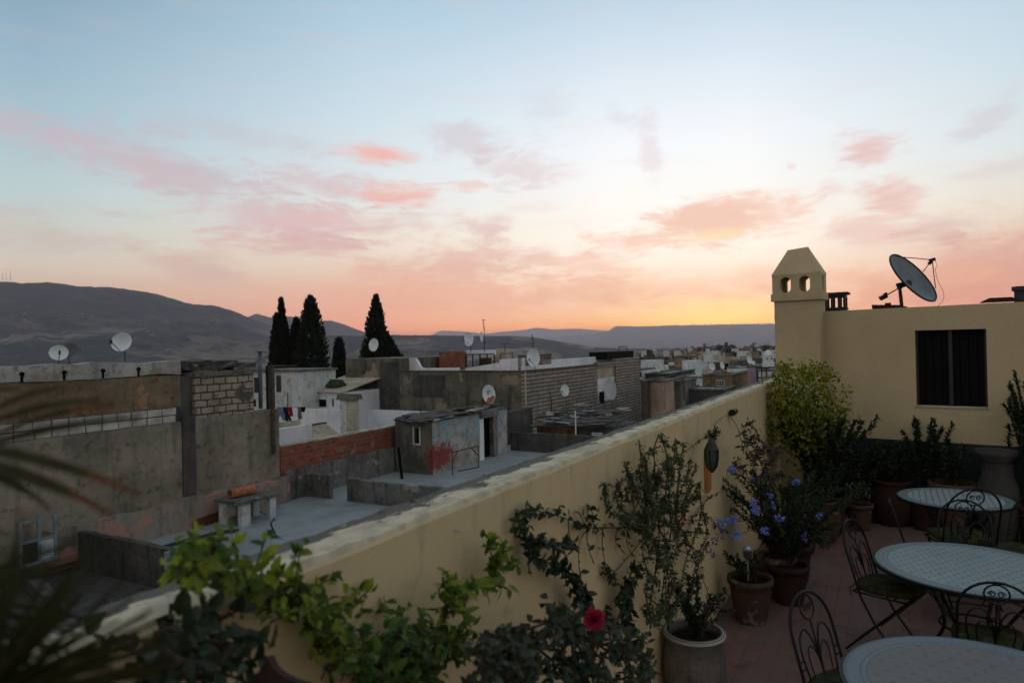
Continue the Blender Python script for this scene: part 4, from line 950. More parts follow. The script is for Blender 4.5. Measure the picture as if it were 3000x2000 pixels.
yhouse('grey patched house stepping down behind the pinkish block', 1948, 1994, 1120, 43.5, 4, 'midplaster')
yhouse('low dark house front below the pole', 1994, 2120, 1142, 45, 4, 'darkplaster')
yhouse('long white house with one small window beyond the pole', 1980, 2060, 1106, 58, 6, 'white', win=((2012, 2022, 1108, 1120),))
yhouse('white house with a black doorway at the left of the far houses', 1860, 1882, 1084, 62, 4, 'white', win=((1865, 1879, 1090, 1102),))
yhouse('dark brick house with a long flat roof', 1890, 1960, 1096, 60, 9, 'darkplaster')
bh = yhouse('brown house with a white latticed window', 2058, 2145, 1100, 50, 6, 'ochreplaster')
ub_, vb0_, _ = uv(bh.location); q = at_u(2099, 1136, ub_); b = MB(); b.box(0, -.06, 0, .62, 0, .60); g_ = b.build('window', M['slab'], bh, loc=(vb0_ - uv(q)[1], 0, q.z + 15))
b = MB()
for i in range(3):
    for j in range(2): b.box(.07 + i * .17, -.08, .22 + j * .16, .18 + i * .17, -.06, .33 + j * .16)
b.build('pane', M['black'], g_)
yhouse('pale grey house stepping up right of the latticed window', 2145, 2172, 1096, 53, 6, 'pinkplaster')
yhouse('wide white flat roofed house behind the latticed window', 2130, 2200, 1078, 66, 9, 'white', roofm='white')
M['pink'] = plaster('pink limewash', (.42, .30, .36), (.34, .25, .30), (.2, .16, .18), amt=.4, streak=.2)
yhouse('plain pink walled house near the yellow chimney', 2190, 2216, 1075, 47, 4, 'pink')
yhouse('white house below the little domed chimney', 2222, 2300, 1086, 46, 5, 'white')
b = MB(); x0 = at_y(2216, 1077, 45.5); x1 = at_y(2290, 1077, 45.5)
b.box(x0.x, 45.5, x0.z - .05, x1.x, 45.56, x0.z + .05); b.box(x0.x, 45.5, x0.z - .7, x1.x, 45.53, x0.z - .62)
for k in range(3): xx = x0.x + k * .32; b.box(xx, 45.5, x0.z - 1.3, xx + .06, 45.56, x0.z)
tag(b.build('roof_railing', M['darkmetal']), 'dark railing beside the little domed chimney', 'railing')
# little domed white chimney
pc = at_y(2251, 1075, 47); t = thing('domed_chimney', 'little white domed chimney with two round holes', 'chimney', pc)
h_ = at_y(2251, 1044, 47).z - pc.z; rr = .28
b = MB(); b.box(-rr - .05, -rr, 0, rr + .05, rr, h_ * .5); b.box(-rr, -rr + .03, h_ * .5, rr, rr, h_); b.build('shaft', M['white'], t)
b = MB(); b.lathe([(rr, h_), (rr * 1.02, h_ + .08), (rr * .9, h_ + .22), (rr * .6, h_ + .36), (rr * .25, h_ + .44), (.02, h_ + .47)], 16); b.build('dome', M['white'], t, True)
for s_ in (-1, 1):
    b = MB(); b.tube([(s_ * .15, -rr - .01, h_ * .82), (s_ * .15, -rr + .1, h_ * .82)], .055, 10); b.build('smoke_hole', M['black'], t)
# distant town
random.seed(101)
variants = []
GT = 'flat roofed houses of the distant old town'
vm_ = ['darkplaster', 'midplaster', 'bigwall', 'whitepeel', 'pinkplaster', 'redbrick', 'cream', 'midplaster', 'ochreplaster', 'white', 'pinkblock', 'midplaster']
rm_ = ['midplaster', 'concrete', 'tinroof', 'white', 'pinkplaster', 'concrete', 'cream', 'tinroof', 'white', 'concrete', 'midplaster', 'pinkblock']
for k, m_ in enumerate(vm_):
    variants.append(small_house('town_house', M[m_], ru(4.5, 8.5), ru(6, 9), ru(11, 13), 'small flat roofed house in the crowded distant town', 'house', GT, 2 + k % 3, rm_[k]))
used = set()
rows = [(72, 1880, 2500, 1092, 6), (88, 1880, 2550, 1080, 7), (105, 1870, 2600, 1070, 7), (125, 1870, 2600, 1063, 8), (150, 1870, 2600, 1056, 8), (180, 1880, 2600, 1050, 9), (215, 1885, 2600, 1044, 9), (260, 1900, 2600, 1038, 9), (310, 1960, 2650, 1030, 10), (370, 2010, 2650, 1024, 10), (440, 2060, 2650, 1019, 11)]
for D, xa, xb, yy, wd in rows:
    px = xa + ru(0, 20)
    while px < xb:
        step = wd * .82 / D * 2000
        k = random.choice(range(len(vm_)))
        if k == 5 and D < 140: k = 3
        y_ = yy - (px - 1880) * .022 + ru(-7, 6) * (70 / D + .25)
        P = at_y(px, y_, D); v = variants[k]
        hgt = 12
        loc = (P.x, P.y + ru(-3, 3), P.z - hgt); rz = random.choice((-.5, -.5, -.46, -.56, -.2)) + ru(-.06, .06)
        if k not in used: v.location = loc; v.rotation_euler = (0, 0, rz); used.add(k)
        else: dup(v, None, loc, rz, (ru(.75, 1.1), ru(.8, 1.1), 1))
        px += step * ru(.75, 1.15)
DG = 'pale dishes scattered over the distant roofs'
for x, y, D, wp, lab, hp, yw in ((1936, 1068, 56, 17, 'tall tilted pale dish of a pair on the far roofs', 30, -40), (1928, 1078, 55, 14, 'lower dish of the pair on the far roofs', 24, -40), (2011, 1070, 70, 10, 'narrow dish seen edge on in the far roofs', 22, -66),
                            (2086, 1073, 60, 18, 'oval dish left of the white flat roof', 26, -44), (2116, 1070, 62, 14, 'second oval dish next to the white flat roof', 22, -50), (2196, 1054, 66, 16, 'leaning dish left of the little domed chimney', 24, -50), (2207, 1062, 68, 10, 'tiny dish close to the pink walled house', 12, -30)):
    offset_dish(x, y, D, wp, lab, yw, 4, -22, foot=.9, hpx=hp, group=DG, feed=False, arm=False)
def tree(name, label, px, ytop, D, h_, r_, m, n=900, group=None, seed=2, lw=.5):
    random.seed(seed); P = at_y(px, ytop, D); t = thing(name, label, 'tree', (P.x, D, P.z - h_), 0, group)
    b = MB(); b.tube([(0, 0, 0), (.1, 0, h_ * .4), (0, .1, h_ * .8)], [r_ * .09, r_ * .06, .03], 6)
    for k in range(4): a = k * 1.6; b.tube([(0, 0, h_ * .45), (math.cos(a) * r_ * .6, math.sin(a) * r_ * .6, h_ * .8)], [r_ * .04, .02], 5)
    b.build('trunk', M['bark'], t); b = MB()
    lob = [(rvec() * r_ * .55, ru(.4, .65) * r_) for _ in range(9)]
    for k in range(n):
        c0, rl = random.choice(lob); p = Vector((0, 0, h_ - r_ * .95)) + Vector((c0.x, c0.y, c0.z * .8)) + rvec() * rl * random.random() ** .3
        b.leaf(p, rvec(), rvec(), lw, lw * .5)
    b.build('crown', M[m], t); return t
for k, (px, yt, D, h_, r_) in enumerate(((1918, 1034, 170, 9, 3.2), (1945, 1043, 130, 8, 4.2), (1985, 1030, 230, 9, 5), (2080, 1018, 300, 10, 6), (2152, 1012, 330, 16, 3), (2150, 1030, 200, 12, 2), (2183, 1008, 330, 10, 6), (2200, 1034, 150, 8, 4), (2232, 1036, 160, 8, 4.5), (2262, 1012, 280, 9, 6), (1872, 1033, 240, 7, 4))):
    tree('town_tree', 'dark round tree among the distant town roofs', px, yt, D, h_, r_, 'dark', 500, 'trees among the distant roofs', 40 + k, .9)
# ================================================================== our terrace
VI, VO = 1.32, 1.60            # inner / outer face of the parapet
PW = uv(at_v(1350, 1475, VI))[2]
u_end = uv(at_v(2285, 1112, VI))[0]
def f_floor(t):
    o = objc(t); wn = t.noise(o, 1.5, 3, col=True)
    wv = t.vm('ADD', o, t.vm('MULTIPLY', t.vm('SUBTRACT', wn, (.5, .5, .5)), (.02, .02, 0)))
    b = t.n('ShaderNodeTexBrick'); t.put(b.inputs['Vector'], wv)
    for k, v in (('Color1', (.205, .095, .08, 1)), ('Color2', (.15, .095, .085, 1)), ('Mortar', (.10, .085, .075, 1))): b.inputs[k].default_value = v
    b.inputs['Scale'].default_value = 1; b.inputs['Mortar Size'].default_value = .004; b.inputs['Brick Width'].default_value = .22; b.inputs['Row Height'].default_value = .11
    n1 = t.noise(o, .9, 6, .6); n2 = t.noise(o, 5, 5, .6)
    c = t.mix(t.mr(n1, .4, .65, 0, .6), b.outputs[0], (.15, .125, .11, 1))
    c = t.mix(t.mr(n2, .52, .7, 0, .5), c, (.075, .045, .036, 1))
    return c, t.m('SUBTRACT', t.m('MULTIPLY', n2, .4), b.outputs['Fac'])
M['floor'] = mat('worn terracotta paving', f_floor, .75, .5, .006)
fl = MB().box(-1.2, -12, -.3, 13, VI, 0).build('terrace_floor', M['floor'], rz=UA); tag(fl, kind='structure')

# parapet with an eroded top
def f_par(t):
    o = objc(t); s = t.sep(o); n1 = t.noise(o, 1.3, 6, .6); n2 = t.noise(o, 9, 6, .65); n3 = t.noise(t.vm('MULTIPLY', o, (.55, 1, 1)), 12, 7, .72)
    c = t.mix(t.mr(n1, .35, .65, 0, .6), (.62, .49, .29, 1), (.54, .43, .26, 1))
    c = t.mix(t.mr(n2, .55, .75, 0, .2), c, (.30, .245, .17, 1))
    top = t.m('MAXIMUM', t.m('GREATER_THAN', s[2], PW - .012), t.m('GREATER_THAN', s[1], .03))
    tc = t.mix(t.mr(n2, .4, .62), (.60, .53, .38, 1), (.42, .37, .28, 1))
    # grime thickens towards the street edge of the top
    e = t.m('ADD', t.m('MULTIPLY', t.m('SUBTRACT', n3, .5), 2.6), t.m('ADD', t.mr(s[1], 0.03, .19, 0, 1.05, smooth=False), t.m('MULTIPLY', t.m('SUBTRACT', n2, .5), .7)))
    tc = t.mix(t.mr(e, .56, .66), tc, t.mix(n3, (.05, .05, .048, 1), (.16, .15, .13, 1)))
    ck = t.n('ShaderNodeTexVoronoi', feature='DISTANCE_TO_EDGE'); t.put(ck.inputs['Vector'], t.vm('ADD', t.vm('MULTIPLY', o, (1, 1, 1.3)), t.vm('MULTIPLY', t.noise(o, 3, 5, .6, col=True), (.5, .5, .5)))); ck.inputs['Scale'].default_value = .55
    c = t.mix(t.m('MULTIPLY', t.mr(ck.outputs[0], .006, .0, 0, .55), t.mr(n1, .45, .6)), c, (.22, .17, .11, 1))
    dr = t.noise(t.comb(s[0], s[1], t.m('MULTIPLY', s[2], .25)), 9, 4, .6)
    c = t.mix(t.m('MULTIPLY', t.mr(dr, .5, .72), t.mr(s[2], PW - .5, PW, 0, .45)), c, (.30, .25, .18, 1))
    c = t.mix(top, c, tc)
    return c, t.m('ADD', t.m('MULTIPLY', n2, .5), t.m('MULTIPLY', n3, .5))
M['parapet'] = mat('ochre parapet with worn top', f_par, .93, .5, .012)
random.seed(50)
par = thing('parapet_wall', 'sloping ochre parapet with a worn grimy top running up to the yellow chimney', 'wall', T(-1.3, VI, 0), UA)
nx = 420; Lp = u_end + 1.3 + .35; prof_y = [0, 0, .012, .05, .10, .15, .20, .25, .28, .28]
b = MB(); vs = []
for i in range(nx + 1):
    x = Lp * i / nx
    for j, yy in enumerate(prof_y):
        nn = mnoise.fractal(Vector((x * 6, yy * 14, 1)), .8, 2, 5)
        if j == 0: z = -.3
        elif j == 1: z = PW - .02 + .006 * mnoise.noise(Vector((x * 2, 0, 5)))
        elif j == len(prof_y) - 1: z = -4
        else: z = PW + .004 + .010 * nn - (max(0, (yy - .12)) * .22 * (1 + nn * .8))
        y2 = yy + (.006 * mnoise.noise(Vector((x * 1.5, 3, z))) if j < 3 else 0) + (.03 * nn if j >= len(prof_y) - 2 else 0)
        vs.append((x, y2, z))
m_ = len(prof_y); fs = [(i * m_ + j, (i + 1) * m_ + j, (i + 1) * m_ + j + 1, i * m_ + j + 1) for i in range(nx) for j in range(m_ - 1)]
b.add(vs, fs); b.build('wall', M['parapet'], par)
b = MB()
for k in range(260):      # broken crumbs and grit on the outer half of the top
    x = ru(.2, Lp - .1); y = .28 - abs(random.gauss(0, .06)); s_ = ru(.004, .016)
    b.obox((x, max(.05, min(.29, y)), PW - .01 - max(0, y - .12) * .2), rvec(), rvec(), rvec(), s_, s_ * .8, s_ * .5)
g_ = b.build('grit', M['midplaster'], par); tag(g_, kind='stuff')

# yellow house
HA = R(-37.4)
HO = Vector((3.78, 9.57, 0)); HX = Vector((math.cos(HA), math.sin(HA), 0)); HY = Vector((-math.sin(HA), math.cos(HA), 0))
def hpt(px, py, off=0):
    d = ray(px, py); t_ = ((HO - Vector((0, 0, CAMZ)) * 0).dot(HY) - off) / d.dot(HY) if True else 0
    P = CAMP + d * (((HO + Vector((0, 0, CAMZ))).dot(HY) - off) / d.dot(HY)); q = P - HO
    return q.dot(HX), P.z
hs = thing('yellow_house', 'ochre house end wall with a dark window and a tall domed hood chimney', 'house', HO, HA)
TOPZ = hpt(2440, 911)[1]; TOPZ2 = hpt(2990, 884)[1]
x0w, z1w = hpt(2680, 968); x1w, _ = hpt(2889, 958); _, z0w = hpt(2690, 1187)
LH = 9.0
def ztop(x): return TOPZ + (TOPZ2 - TOPZ) * (x - .6) / (hpt(2990, 884)[0] - .6)
b = MB()
b.prism([(.03, -.3), (x0w, -.3), (x0w, ztop(x0w)), (.03, ztop(.03))], 0, .3)
b.prism([(x1w, -.3), (LH, -.3), (LH, ztop(LH)), (x1w, ztop(x1w))], 0, .3)
b.prism([(x0w, -.3), (x1w, -.3), (x1w, z0w), (x0w, z0w)], 0, .3); b.prism([(x0w, z1w), (x1w, z1w), (x1w, ztop(x1w)), (x0w, ztop(x0w))], 0, .3)
b.box(.03, .3, -.3, .3, 4.0, TOPZ - .02); b.build('wall', M['yellow'], hs)
MB().box(0, .3, TOPZ - .25, LH, 4, TOPZ - .12).build('roof', M['concrete'], hs)
zd_ = hpt(2460, 1277)[1]
M['dado'] = plaster('dark green tiled dado', (.022, .04, .038), (.016, .03, .03), (.012, .016, .016), sc=3, amt=.6, streak=.3, rough=.5)
MB().box(.62, -.02, 0, LH, -.002, zd_).build('dado', M['dado'], hs)
wn_ = MB(); wd_ = x1w - x0w; nb = 8
for k in range(nb): wn_.box(x0w + wd_ * k / nb + .006, .09 + .006 * (k % 2), z0w, x0w + wd_ * (k + 1) / nb - .003, .12, z1w)
wn_.box(x0w, .12, z0w, x1w, .14, z1w)
wf = MB(); 
for (a_, c_, d_, e_) in ((x0w, z0w, x0w + .025, z1w), (x1w - .025, z0w, x1w, z1w), ((x0w + x1w) / 2 - .02, z0w, (x0w + x1w) / 2 + .02, z1w)): wf.box(a_, .05, c_, d_, .085, e_)
wfo = wf.build('window', M['darkmetal'], hs); MB().box(x0w - .01, -.012, z0w - .02, x1w + .01, .08, z0w - .002).build('sill', M['cream'], wfo); wn_.build('shutter', M['black'], wfo)
# chimney: local frame of the house, front face at y = -.22
cw = .594; cf = -.22; cb = .12; zc0 = hpt(2345, 877, .22)[1]; zc1 = hpt(2345, 858, .22)[1]; ze = hpt(2345, 806, .22)[1]; zt0_ = hpt(2345, 725, .22)[1]
def rbox(b, x0, y0, z0, x1, y1, z1, r=.03, n=3):
    pts = []
    for cx_, cy_, a0 in ((x1 - r, y1 - r, 0), (x0 + r, y1 - r, 90), (x0 + r, y0 + r, 180), (x1 - r, y0 + r, 270)):
        for k in range(n + 1): a = R(a0 + 90 * k / n); pts.append((cx_ + r * math.cos(a), cy_ + r * math.sin(a)))
    b.prism(pts, z0, z1, 'xy'); return b
cx0 = -.035
ch = MB(); rbox(ch, cx0, cf, -.3, cx0 + cw, cb, zc0, .035, 4)
cho = ch.build('chimney', M['yellow'], hs)
ch = MB(); rbox(ch, cx0 - .035, cf - .035, zc0 - .01, cx0 + cw + .035, cb + .035, zc1, .04, 4); ch.build('collar', M['yellow'], cho)
# lantern with arched openings on all four sides: ring of piers with arch heads
la = cx0 - .01; lb = cx0 + cw + .01; lf = cf - .01; lk = cb + .01; zh0 = zc1 + .012; zh1 = ze - .012
def arch_wall(b, length, z0, z1, holes, th, org, ax, ay):
    """wall with rounded holes, extruded: org + ax*x + z ; thickness along ay"""
    ax = Vector(ax); ay = Vector(ay); org = Vector(org)
    def P(x, z, d): return org + ax * x + ay * d + Vector((0, 0, z))
    xs = 0
    segs = []
    for hx0, hx1 in holes:
        segs.append(('solid', xs, hx0)); segs.append(('hole', hx0, hx1)); xs = hx1
    segs.append(('solid', xs, length))
    for kd, xa, xb in segs:
        if kd == 'solid':
            q = [P(xa, z0, 0), P(xb, z0, 0), P(xb, z1, 0), P(xa, z1, 0), P(xa, z0, th), P(xb, z0, th), P(xb, z1, th), P(xa, z1, th)]
            b.add(q, [(0, 1, 2, 3), (7, 6, 5, 4), (0, 4, 5, 1), (1, 5, 6, 2), (2, 6, 7, 3), (3, 7, 4, 0)])
        else:
            n = 12; r = (xb - xa) / 2; cx_ = (xa + xb) / 2
            for sgn, zc_, ze_ in ((1, zh1 - r * .9, z1), (-1, zh0 + r * .9, z0)):
                for k in range(n):
                    a1, a2 = math.pi * k / n, math.pi * (k + 1) / n
                    x1_, x2_ = cx_ - r * math.cos(a1), cx_ - r * math.cos(a2); za_, zb_ = zc_ + sgn * r * .9 * math.sin(a1), zc_ + sgn * r * .9 * math.sin(a2)
                    q = [P(x1_, za_, 0), P(x2_, zb_, 0), P(x2_, ze_, 0), P(x1_, ze_, 0), P(x1_, za_, th), P(x2_, zb_, th), P(x2_, ze_, th), P(x1_, ze_, th)]
                    b.add(q, [(0, 1, 2, 3), (7, 6, 5, 4), (0, 4, 5, 1)])
lw_ = lb - la; dp = lk - lf; th_ = .07
ch = MB(); hl = [(lw_ * .175, lw_ * .40), (lw_ * .575, lw_ * .80)]
arch_wall(ch, lw_, zc1, ze, hl, th_, (la, lf, 0), (1, 0, 0), (0, 1, 0))
arch_wall(ch, lw_, zc1, ze, hl, th_, (la, lk - th_, 0), (1, 0, 0), (0, 1, 0))
arch_wall(ch, dp - 2 * th_, zc1, ze, [((dp - 2 * th_) * .3, (dp - 2 * th_) * .7)], th_, (la, lf + th_, 0), (0, 1, 0), (1, 0, 0))
arch_wall(ch, dp - 2 * th_, zc1, ze, [((dp - 2 * th_) * .3, (dp - 2 * th_) * .7)], th_, (lb - th_, lf + th_, 0), (0, 1, 0), (1, 0, 0))
ch.build('lantern', M['yellow'], cho)
ti = .17; b = MB(); o_ = .004
p_ = [(la - o_, lf - o_), (lb + o_, lf - o_), (lb + o_, lk + o_), (la - o_, lk + o_)]; q_ = [(la + ti, lf + ti), (lb - ti - .01, lf + ti), (lb - ti - .01, lk - ti), (la + ti, lk - ti)]
vs = [(x, y, ze) for x, y in p_] + [(x, y, ze + .03) for x, y in p_] + [(x, y, zt0_ + (.02 if i in (1, 2) else 0)) for i, (x, y) in enumerate(q_)]
b.add(vs, [(3, 2, 1, 0)] + [(i, (i + 1) % 4, 4 + (i + 1) % 4, 4 + i) for i in range(4)] + [(4 + i, 4 + (i + 1) % 4, 8 + (i + 1) % 4, 8 + i) for i in range(4)] + [(8, 9, 10, 11)])
b.build('hood', M['yellow'], cho)
# roof clutter: dark chimney, big dish, roof tile, grey stub
def roof_p(px, py, off): x, z = hpt(px, py, -off); return HO + HX * x + HY * off + Vector((0, 0, z))
p = roof_p(2450, 906, .9); t = thing('roof_chimney', 'small dark chimney pot with a flat cap beside the big ochre chimney', 'chimney', p - Vector((0, 0, .25)), HA + .1)
H_ = roof_p(2450, 858, .9).z - p.z + .25; w2 = .135
b = MB(); b.box(-w2, -w2, 0, w2, w2, H_ * .55); b.box(-w2 - .012, -w2 - .012, H_ * .5, w2 + .012, w2 + .012, H_ * .56)
for x_ in (-w2, -w2 * .42, w2 * .25, w2 * .78):
    b.box(x_, -w2, H_ * .56, x_ + w2 * .24, -w2 + .05, H_ * .86); b.box(x_, w2 - .05, H_ * .56, x_ + w2 * .24, w2, H_ * .86)
b.box(-w2, -w2, H_ * .86, w2, w2, H_ * .94); b.build('shaft', M['darkmetal'], t); MB().box(-w2 - .04, -w2 - .04, H_ * .94, w2 + .04, w2 + .04, H_).build('cap', M['darkplaster'], t)
# the big dish: seen from behind and below, tipped up to the right
D_ = 10.3; base = at_y(2645, 902, D_); cen = at_y(2677, 813, D_ + .05)
t = thing('big_satellite_dish', 'large dark mesh dish tilted upwards on the yellow house roof', 'satellite dish', base)
A1_ = at_y(2607, 758, D_) ; B1_ = at_y(2743, 868, D_); ax1 = (B1_ - A1_); rM = ax1.length / 2; ax1.normalize(); cen = (A1_ + B1_) / 2
vw = (cen - CAMP).normalized(); perp = ax1.cross(vw).normalized()          # minor axis direction on the picture
if perp.z > 0: perp = -perp
# the dish normal points up right, mostly sideways to the view
up_ = -perp
nrm = (up_ * .95 - vw * .34).normalized(); nrm = (nrm - ax1 * nrm.dot(ax1)).normalized()
if nrm.dot(vw) > 0: pass
ax2 = nrm.cross(ax1).normalized(); c0 = cen - base
nrm = nrm if nrm.z > 0 else -nrm
vs = []; fs = []; n = 40; RR = 7; dep = rM * .20
for i in range(RR + 1):
    q = i / RR
    for k in range(n):
        a = 2 * math.pi * k / n; vs.append(c0 + ax1 * rM * q * math.cos(a) + ax2 * rM * q * math.sin(a) + nrm * dep * (q * q - 1) * -1 * -1)
for i in range(RR):
    for k in range(n): fs.append((i * n + k, (i + 1) * n + k, (i + 1) * n + (k + 1) % n, i * n + (k + 1) % n))
b = MB(); b.add(vs, fs); b.add([v - nrm * .012 for v in vs], [f[::-1] for f in fs]); rf = b.build('reflector', M['dishdark'], t, True)
b = MB(); b.tube([c0 + ax1 * rM * math.cos(a) + ax2 * rM * math.sin(a) for a in [2 * math.pi * k / 48 for k in range(48)]], .014, 6, True); b.build('rim', M['iron'], rf)
fo = at_y(2731, 761, D_) - base
b = MB()
for px, py in ((2628, 752), (2704, 796), (2741, 845)): b.tube([at_y(px, py, D_) - base, fo], .007, 5)
b.build('feed_strut', M['rustwood'], t)
b = MB(); b.obox(fo, (1, 0, .3), (0, 1, 0), (-.3, 0, 1), .035, .03, .022); b.obox(fo + Vector((-.03, 0, -.04)), (1, 0, 1), (0, 1, 0), (-1, 0, 1), .03, .02, .02); b.build('feed_horn', M['iron'], t)
b = MB(); b.tube([(0, 0, -.15), at_y(2636, 845, D_) - base], [.028, .024], 8); b.lathe([(.10, -.03), (.12, -.01), (.02, .03)], 12); b.build('mast', M['rustwood'], t)
b = MB(); k0 = c0 - nrm * dep; k1 = at_y(2637, 842, D_) - base
b.tube([k0, k1], .028, 6); b.obox((k0 + k1) / 2, (1, 0, .2), (0, 1, 0), (-.2, 0, 1), .10, .03, .04); b.tube([k1 + Vector((-.06, 0, .03)), k0 + Vector((-.05, 0, -.02))], .012, 5)
cwt = at_y(2588, 870, D_) - base; b.tube([k1, cwt], .010, 5); b.build('bracket', M['darkmetal'], t)
b = MB(); b.obox(cwt, (1, 0, .5), (0, 1, 0), (-.5, 0, 1), .05, .035, .03); b.obox(cwt + Vector((.03, 0, .05)), (1, 0, .5), (0, 1, 0), (-.5, 0, 1), .025, .015, .012); b.build('motor', M['iron'], t)
b = MB(); b.tube([at_y(x, y, D_) - base for x, y in ((2738, 762), (2746, 775), (2740, 790), (2746, 820), (2762, 850), (2766, 870), (2760, 885), (2745, 898))], .0035, 4); b.build('cable', M['rustwood'], t)
p = roof_p(2598, 902, .7); b = MB(); b.prism([(-.16, .0), (.14, .0), (.17, .07), (-.17, .09)], -.1, .1); b.box(-.02, -.02, .07, .05, .02, .11)
tag(b.build('clay_trough', M['terradark'], loc=p - Vector((0, 0, .04)), rz=HA), 'dark clay trough beside the foot of the big dish', 'trough')
b = MB(); b.prism([(-.22, 0), (.22, 0), (.1, .05), (-.12, .05)], -.1, .1); tag(b.build('roof_tile', M['terradark'], loc=roof_p(2935, 884, .4), rz=HA), 'curved dark tile lying on the far end of the yellow wall', 'tile')
b = MB(); b.lathe([(.10, 0), (.10, .24), (.125, .25), (.125, .30), (.02, .30)], 14); tag(b.build('clay_flue', M['greyjar'], loc=roof_p(3000, 895, .8) - Vector((0, 0, .06))), 'grey clay flue pot cut by the right edge of the photo', 'flue')

# ------------------------------------------------------------------ tables
def f_top(kind):
    def f(t):
        o = objc(t); s = t.sep(o); r = t.vm('LENGTH', t.comb(s[0], s[1], 0)); rr = t.m('DIVIDE', r, {1: .49, 2: .59, 3: .60}[kind])
        n = t.noise(o, 9, 4)
        base = {1: (.30, .37, .39), 2: (.26, .325, .345), 3: (.12, .10, .085)}[kind]; dk = {1: (.045, .08, .10), 2: (.09, .13, .14), 3: (.05, .06, .065)}[kind]; bd = {1: (.16, .23, .25), 2: (.17, .23, .25), 3: (.085, .125, .16)}[kind]
        c = t.mix(t.mr(n, .3, .7), base, [v * .85 for v in base])
        if kind == 1:
            k = t.m('LESS_THAN', t.m('ABSOLUTE', t.m('SUBTRACT', t.m('FRACT', t.m('DIVIDE', t.m('ADD', s[0], t.m('MULTIPLY', s[1], -.55)), .062)), .5)), .09)
            c = t.mix(t.m('MULTIPLY', k, .75), c, dk)
        else:
            cs, sn = (math.cos(.5), math.sin(.5)); cell = .060 if kind == 2 else .078
            xx = t.m('DIVIDE', t.m('ADD', t.m('MULTIPLY', s[0], cs), t.m('MULTIPLY', s[1], sn)), cell); yy = t.m('DIVIDE', t.m('SUBTRACT', t.m('MULTIPLY', s[1], cs), t.m('MULTIPLY', s[0], sn)), cell)
            fx = t.m('ABSOLUTE', t.m('SUBTRACT', t.m('FRACT', xx), .5)); fy = t.m('ABSOLUTE', t.m('SUBTRACT', t.m('FRACT', yy), .5))
            k = t.m('LESS_THAN', t.m('ADD', fx, t.m('ADD', fy, t.m('MULTIPLY', t.m('SUBTRACT', t.noise(o, 14, 3), .5), .35))), .28 if kind == 2 else .27)
            c = t.mix(t.m('MULTIPLY', k, .92), c, dk)
            k2 = t.m('GREATER_THAN', t.m('MAXIMUM', fx, fy), .475); c = t.mix(t.m('MULTIPLY', k2, .55), c, dk)
        bs = {1: .84, 2: .86, 3: .80}[kind]
        c = t.mix(t.m('GREATER_THAN', rr, bs), c, bd)
        ang = t.m('ARCTAN2', s[1], s[0]); ak = t.m('LESS_THAN', t.m('FRACT', t.m('MULTIPLY', ang, 14 if kind < 3 else 22)), .28)
        for a_ in (bs + .01, bs + .055, .965): c = t.mix(t.m('LESS_THAN', t.m('ABSOLUTE', t.m('SUBTRACT', rr, a_)), .008), c, dk)
        c = t.mix(t.m('MULTIPLY', t.m('MULTIPLY', ak, t.m('GREATER_THAN', rr, bs + .06)), .35), c, dk)
        return c, n
    return f
def round_table(kind, X_, Y_, r, label):
    t = thing('mosaic_table', label, 'table', (X_, Y_, 0), 0, 'round mosaic tables on the terrace')
    m_ = mat('mosaic top %d' % kind, f_top(kind), .38, .1, .003, .5)
    b = MB(); b.lathe([(0, .735), (r * .5, .745), (r - .012, .745)][1:] + [(r - .012, .725), (.02, .725)], 72); b.build('tabletop', m_, t)
    b = MB(); b.lathe([(r - .011, .718), (r + .006, .718), (r + .006, .741), (r - .011, .741)], 72, cap=False); b.build('rim', M['iron'], t)
    for k in range(4):
        a = k * math.pi / 2 + .5; ca, sa = math.cos(a), math.sin(a)
        prof_ = [(.62 * r, .715), (.60 * r, .62), (.46 * r, .50), (.34 * r, .38), (.33 * r, .26), (.45 * r, .14), (.60 * r, .06), (.68 * r, .02), (.70 * r, .04)]
        b = MB(); b.tube(smooth([(ca * q, sa * q, z) for q, z in prof_]), .012, 6); b.build('leg', M['iron'], t)
    b = MB(); b.tube([(math.cos(a) * .335 * r, math.sin(a) * .335 * r, .34) for a in [2 * math.pi * k / 20 for k in range(20)]], .008, 5, True); b.build('ring', M['iron'], t); b = MB()
    for a in (.5, .5 + math.pi / 2): b.tube([(math.cos(a) * .6 * r, math.sin(a) * .6 * r, .69), (-math.cos(a) * .6 * r, -math.sin(a) * .6 * r, .69)], .01, 5)
    b.build('stretcher', M['iron'], t); return t
pt = at_z(2808, 1460, .745)
def tpos(pxc, ynear, yfar, ):
    a = at_z(pxc, ynear, .745); c_ = at_z(pxc, yfar, .745); return (a + c_) / 2
t1 = at_z(2797, 1458, .745); round_table(1, t1.x, t1.y, .50, 'small farthest mosaic table with dark stripes across its pale top')
round_table(2, 3.14, 4.72, .60, 'middle mosaic table with a pale top of small dark lozenges')
round_table(3, 2.10, 3.06, .60, 'nearest mosaic table with a sandy centre and blue grey border')

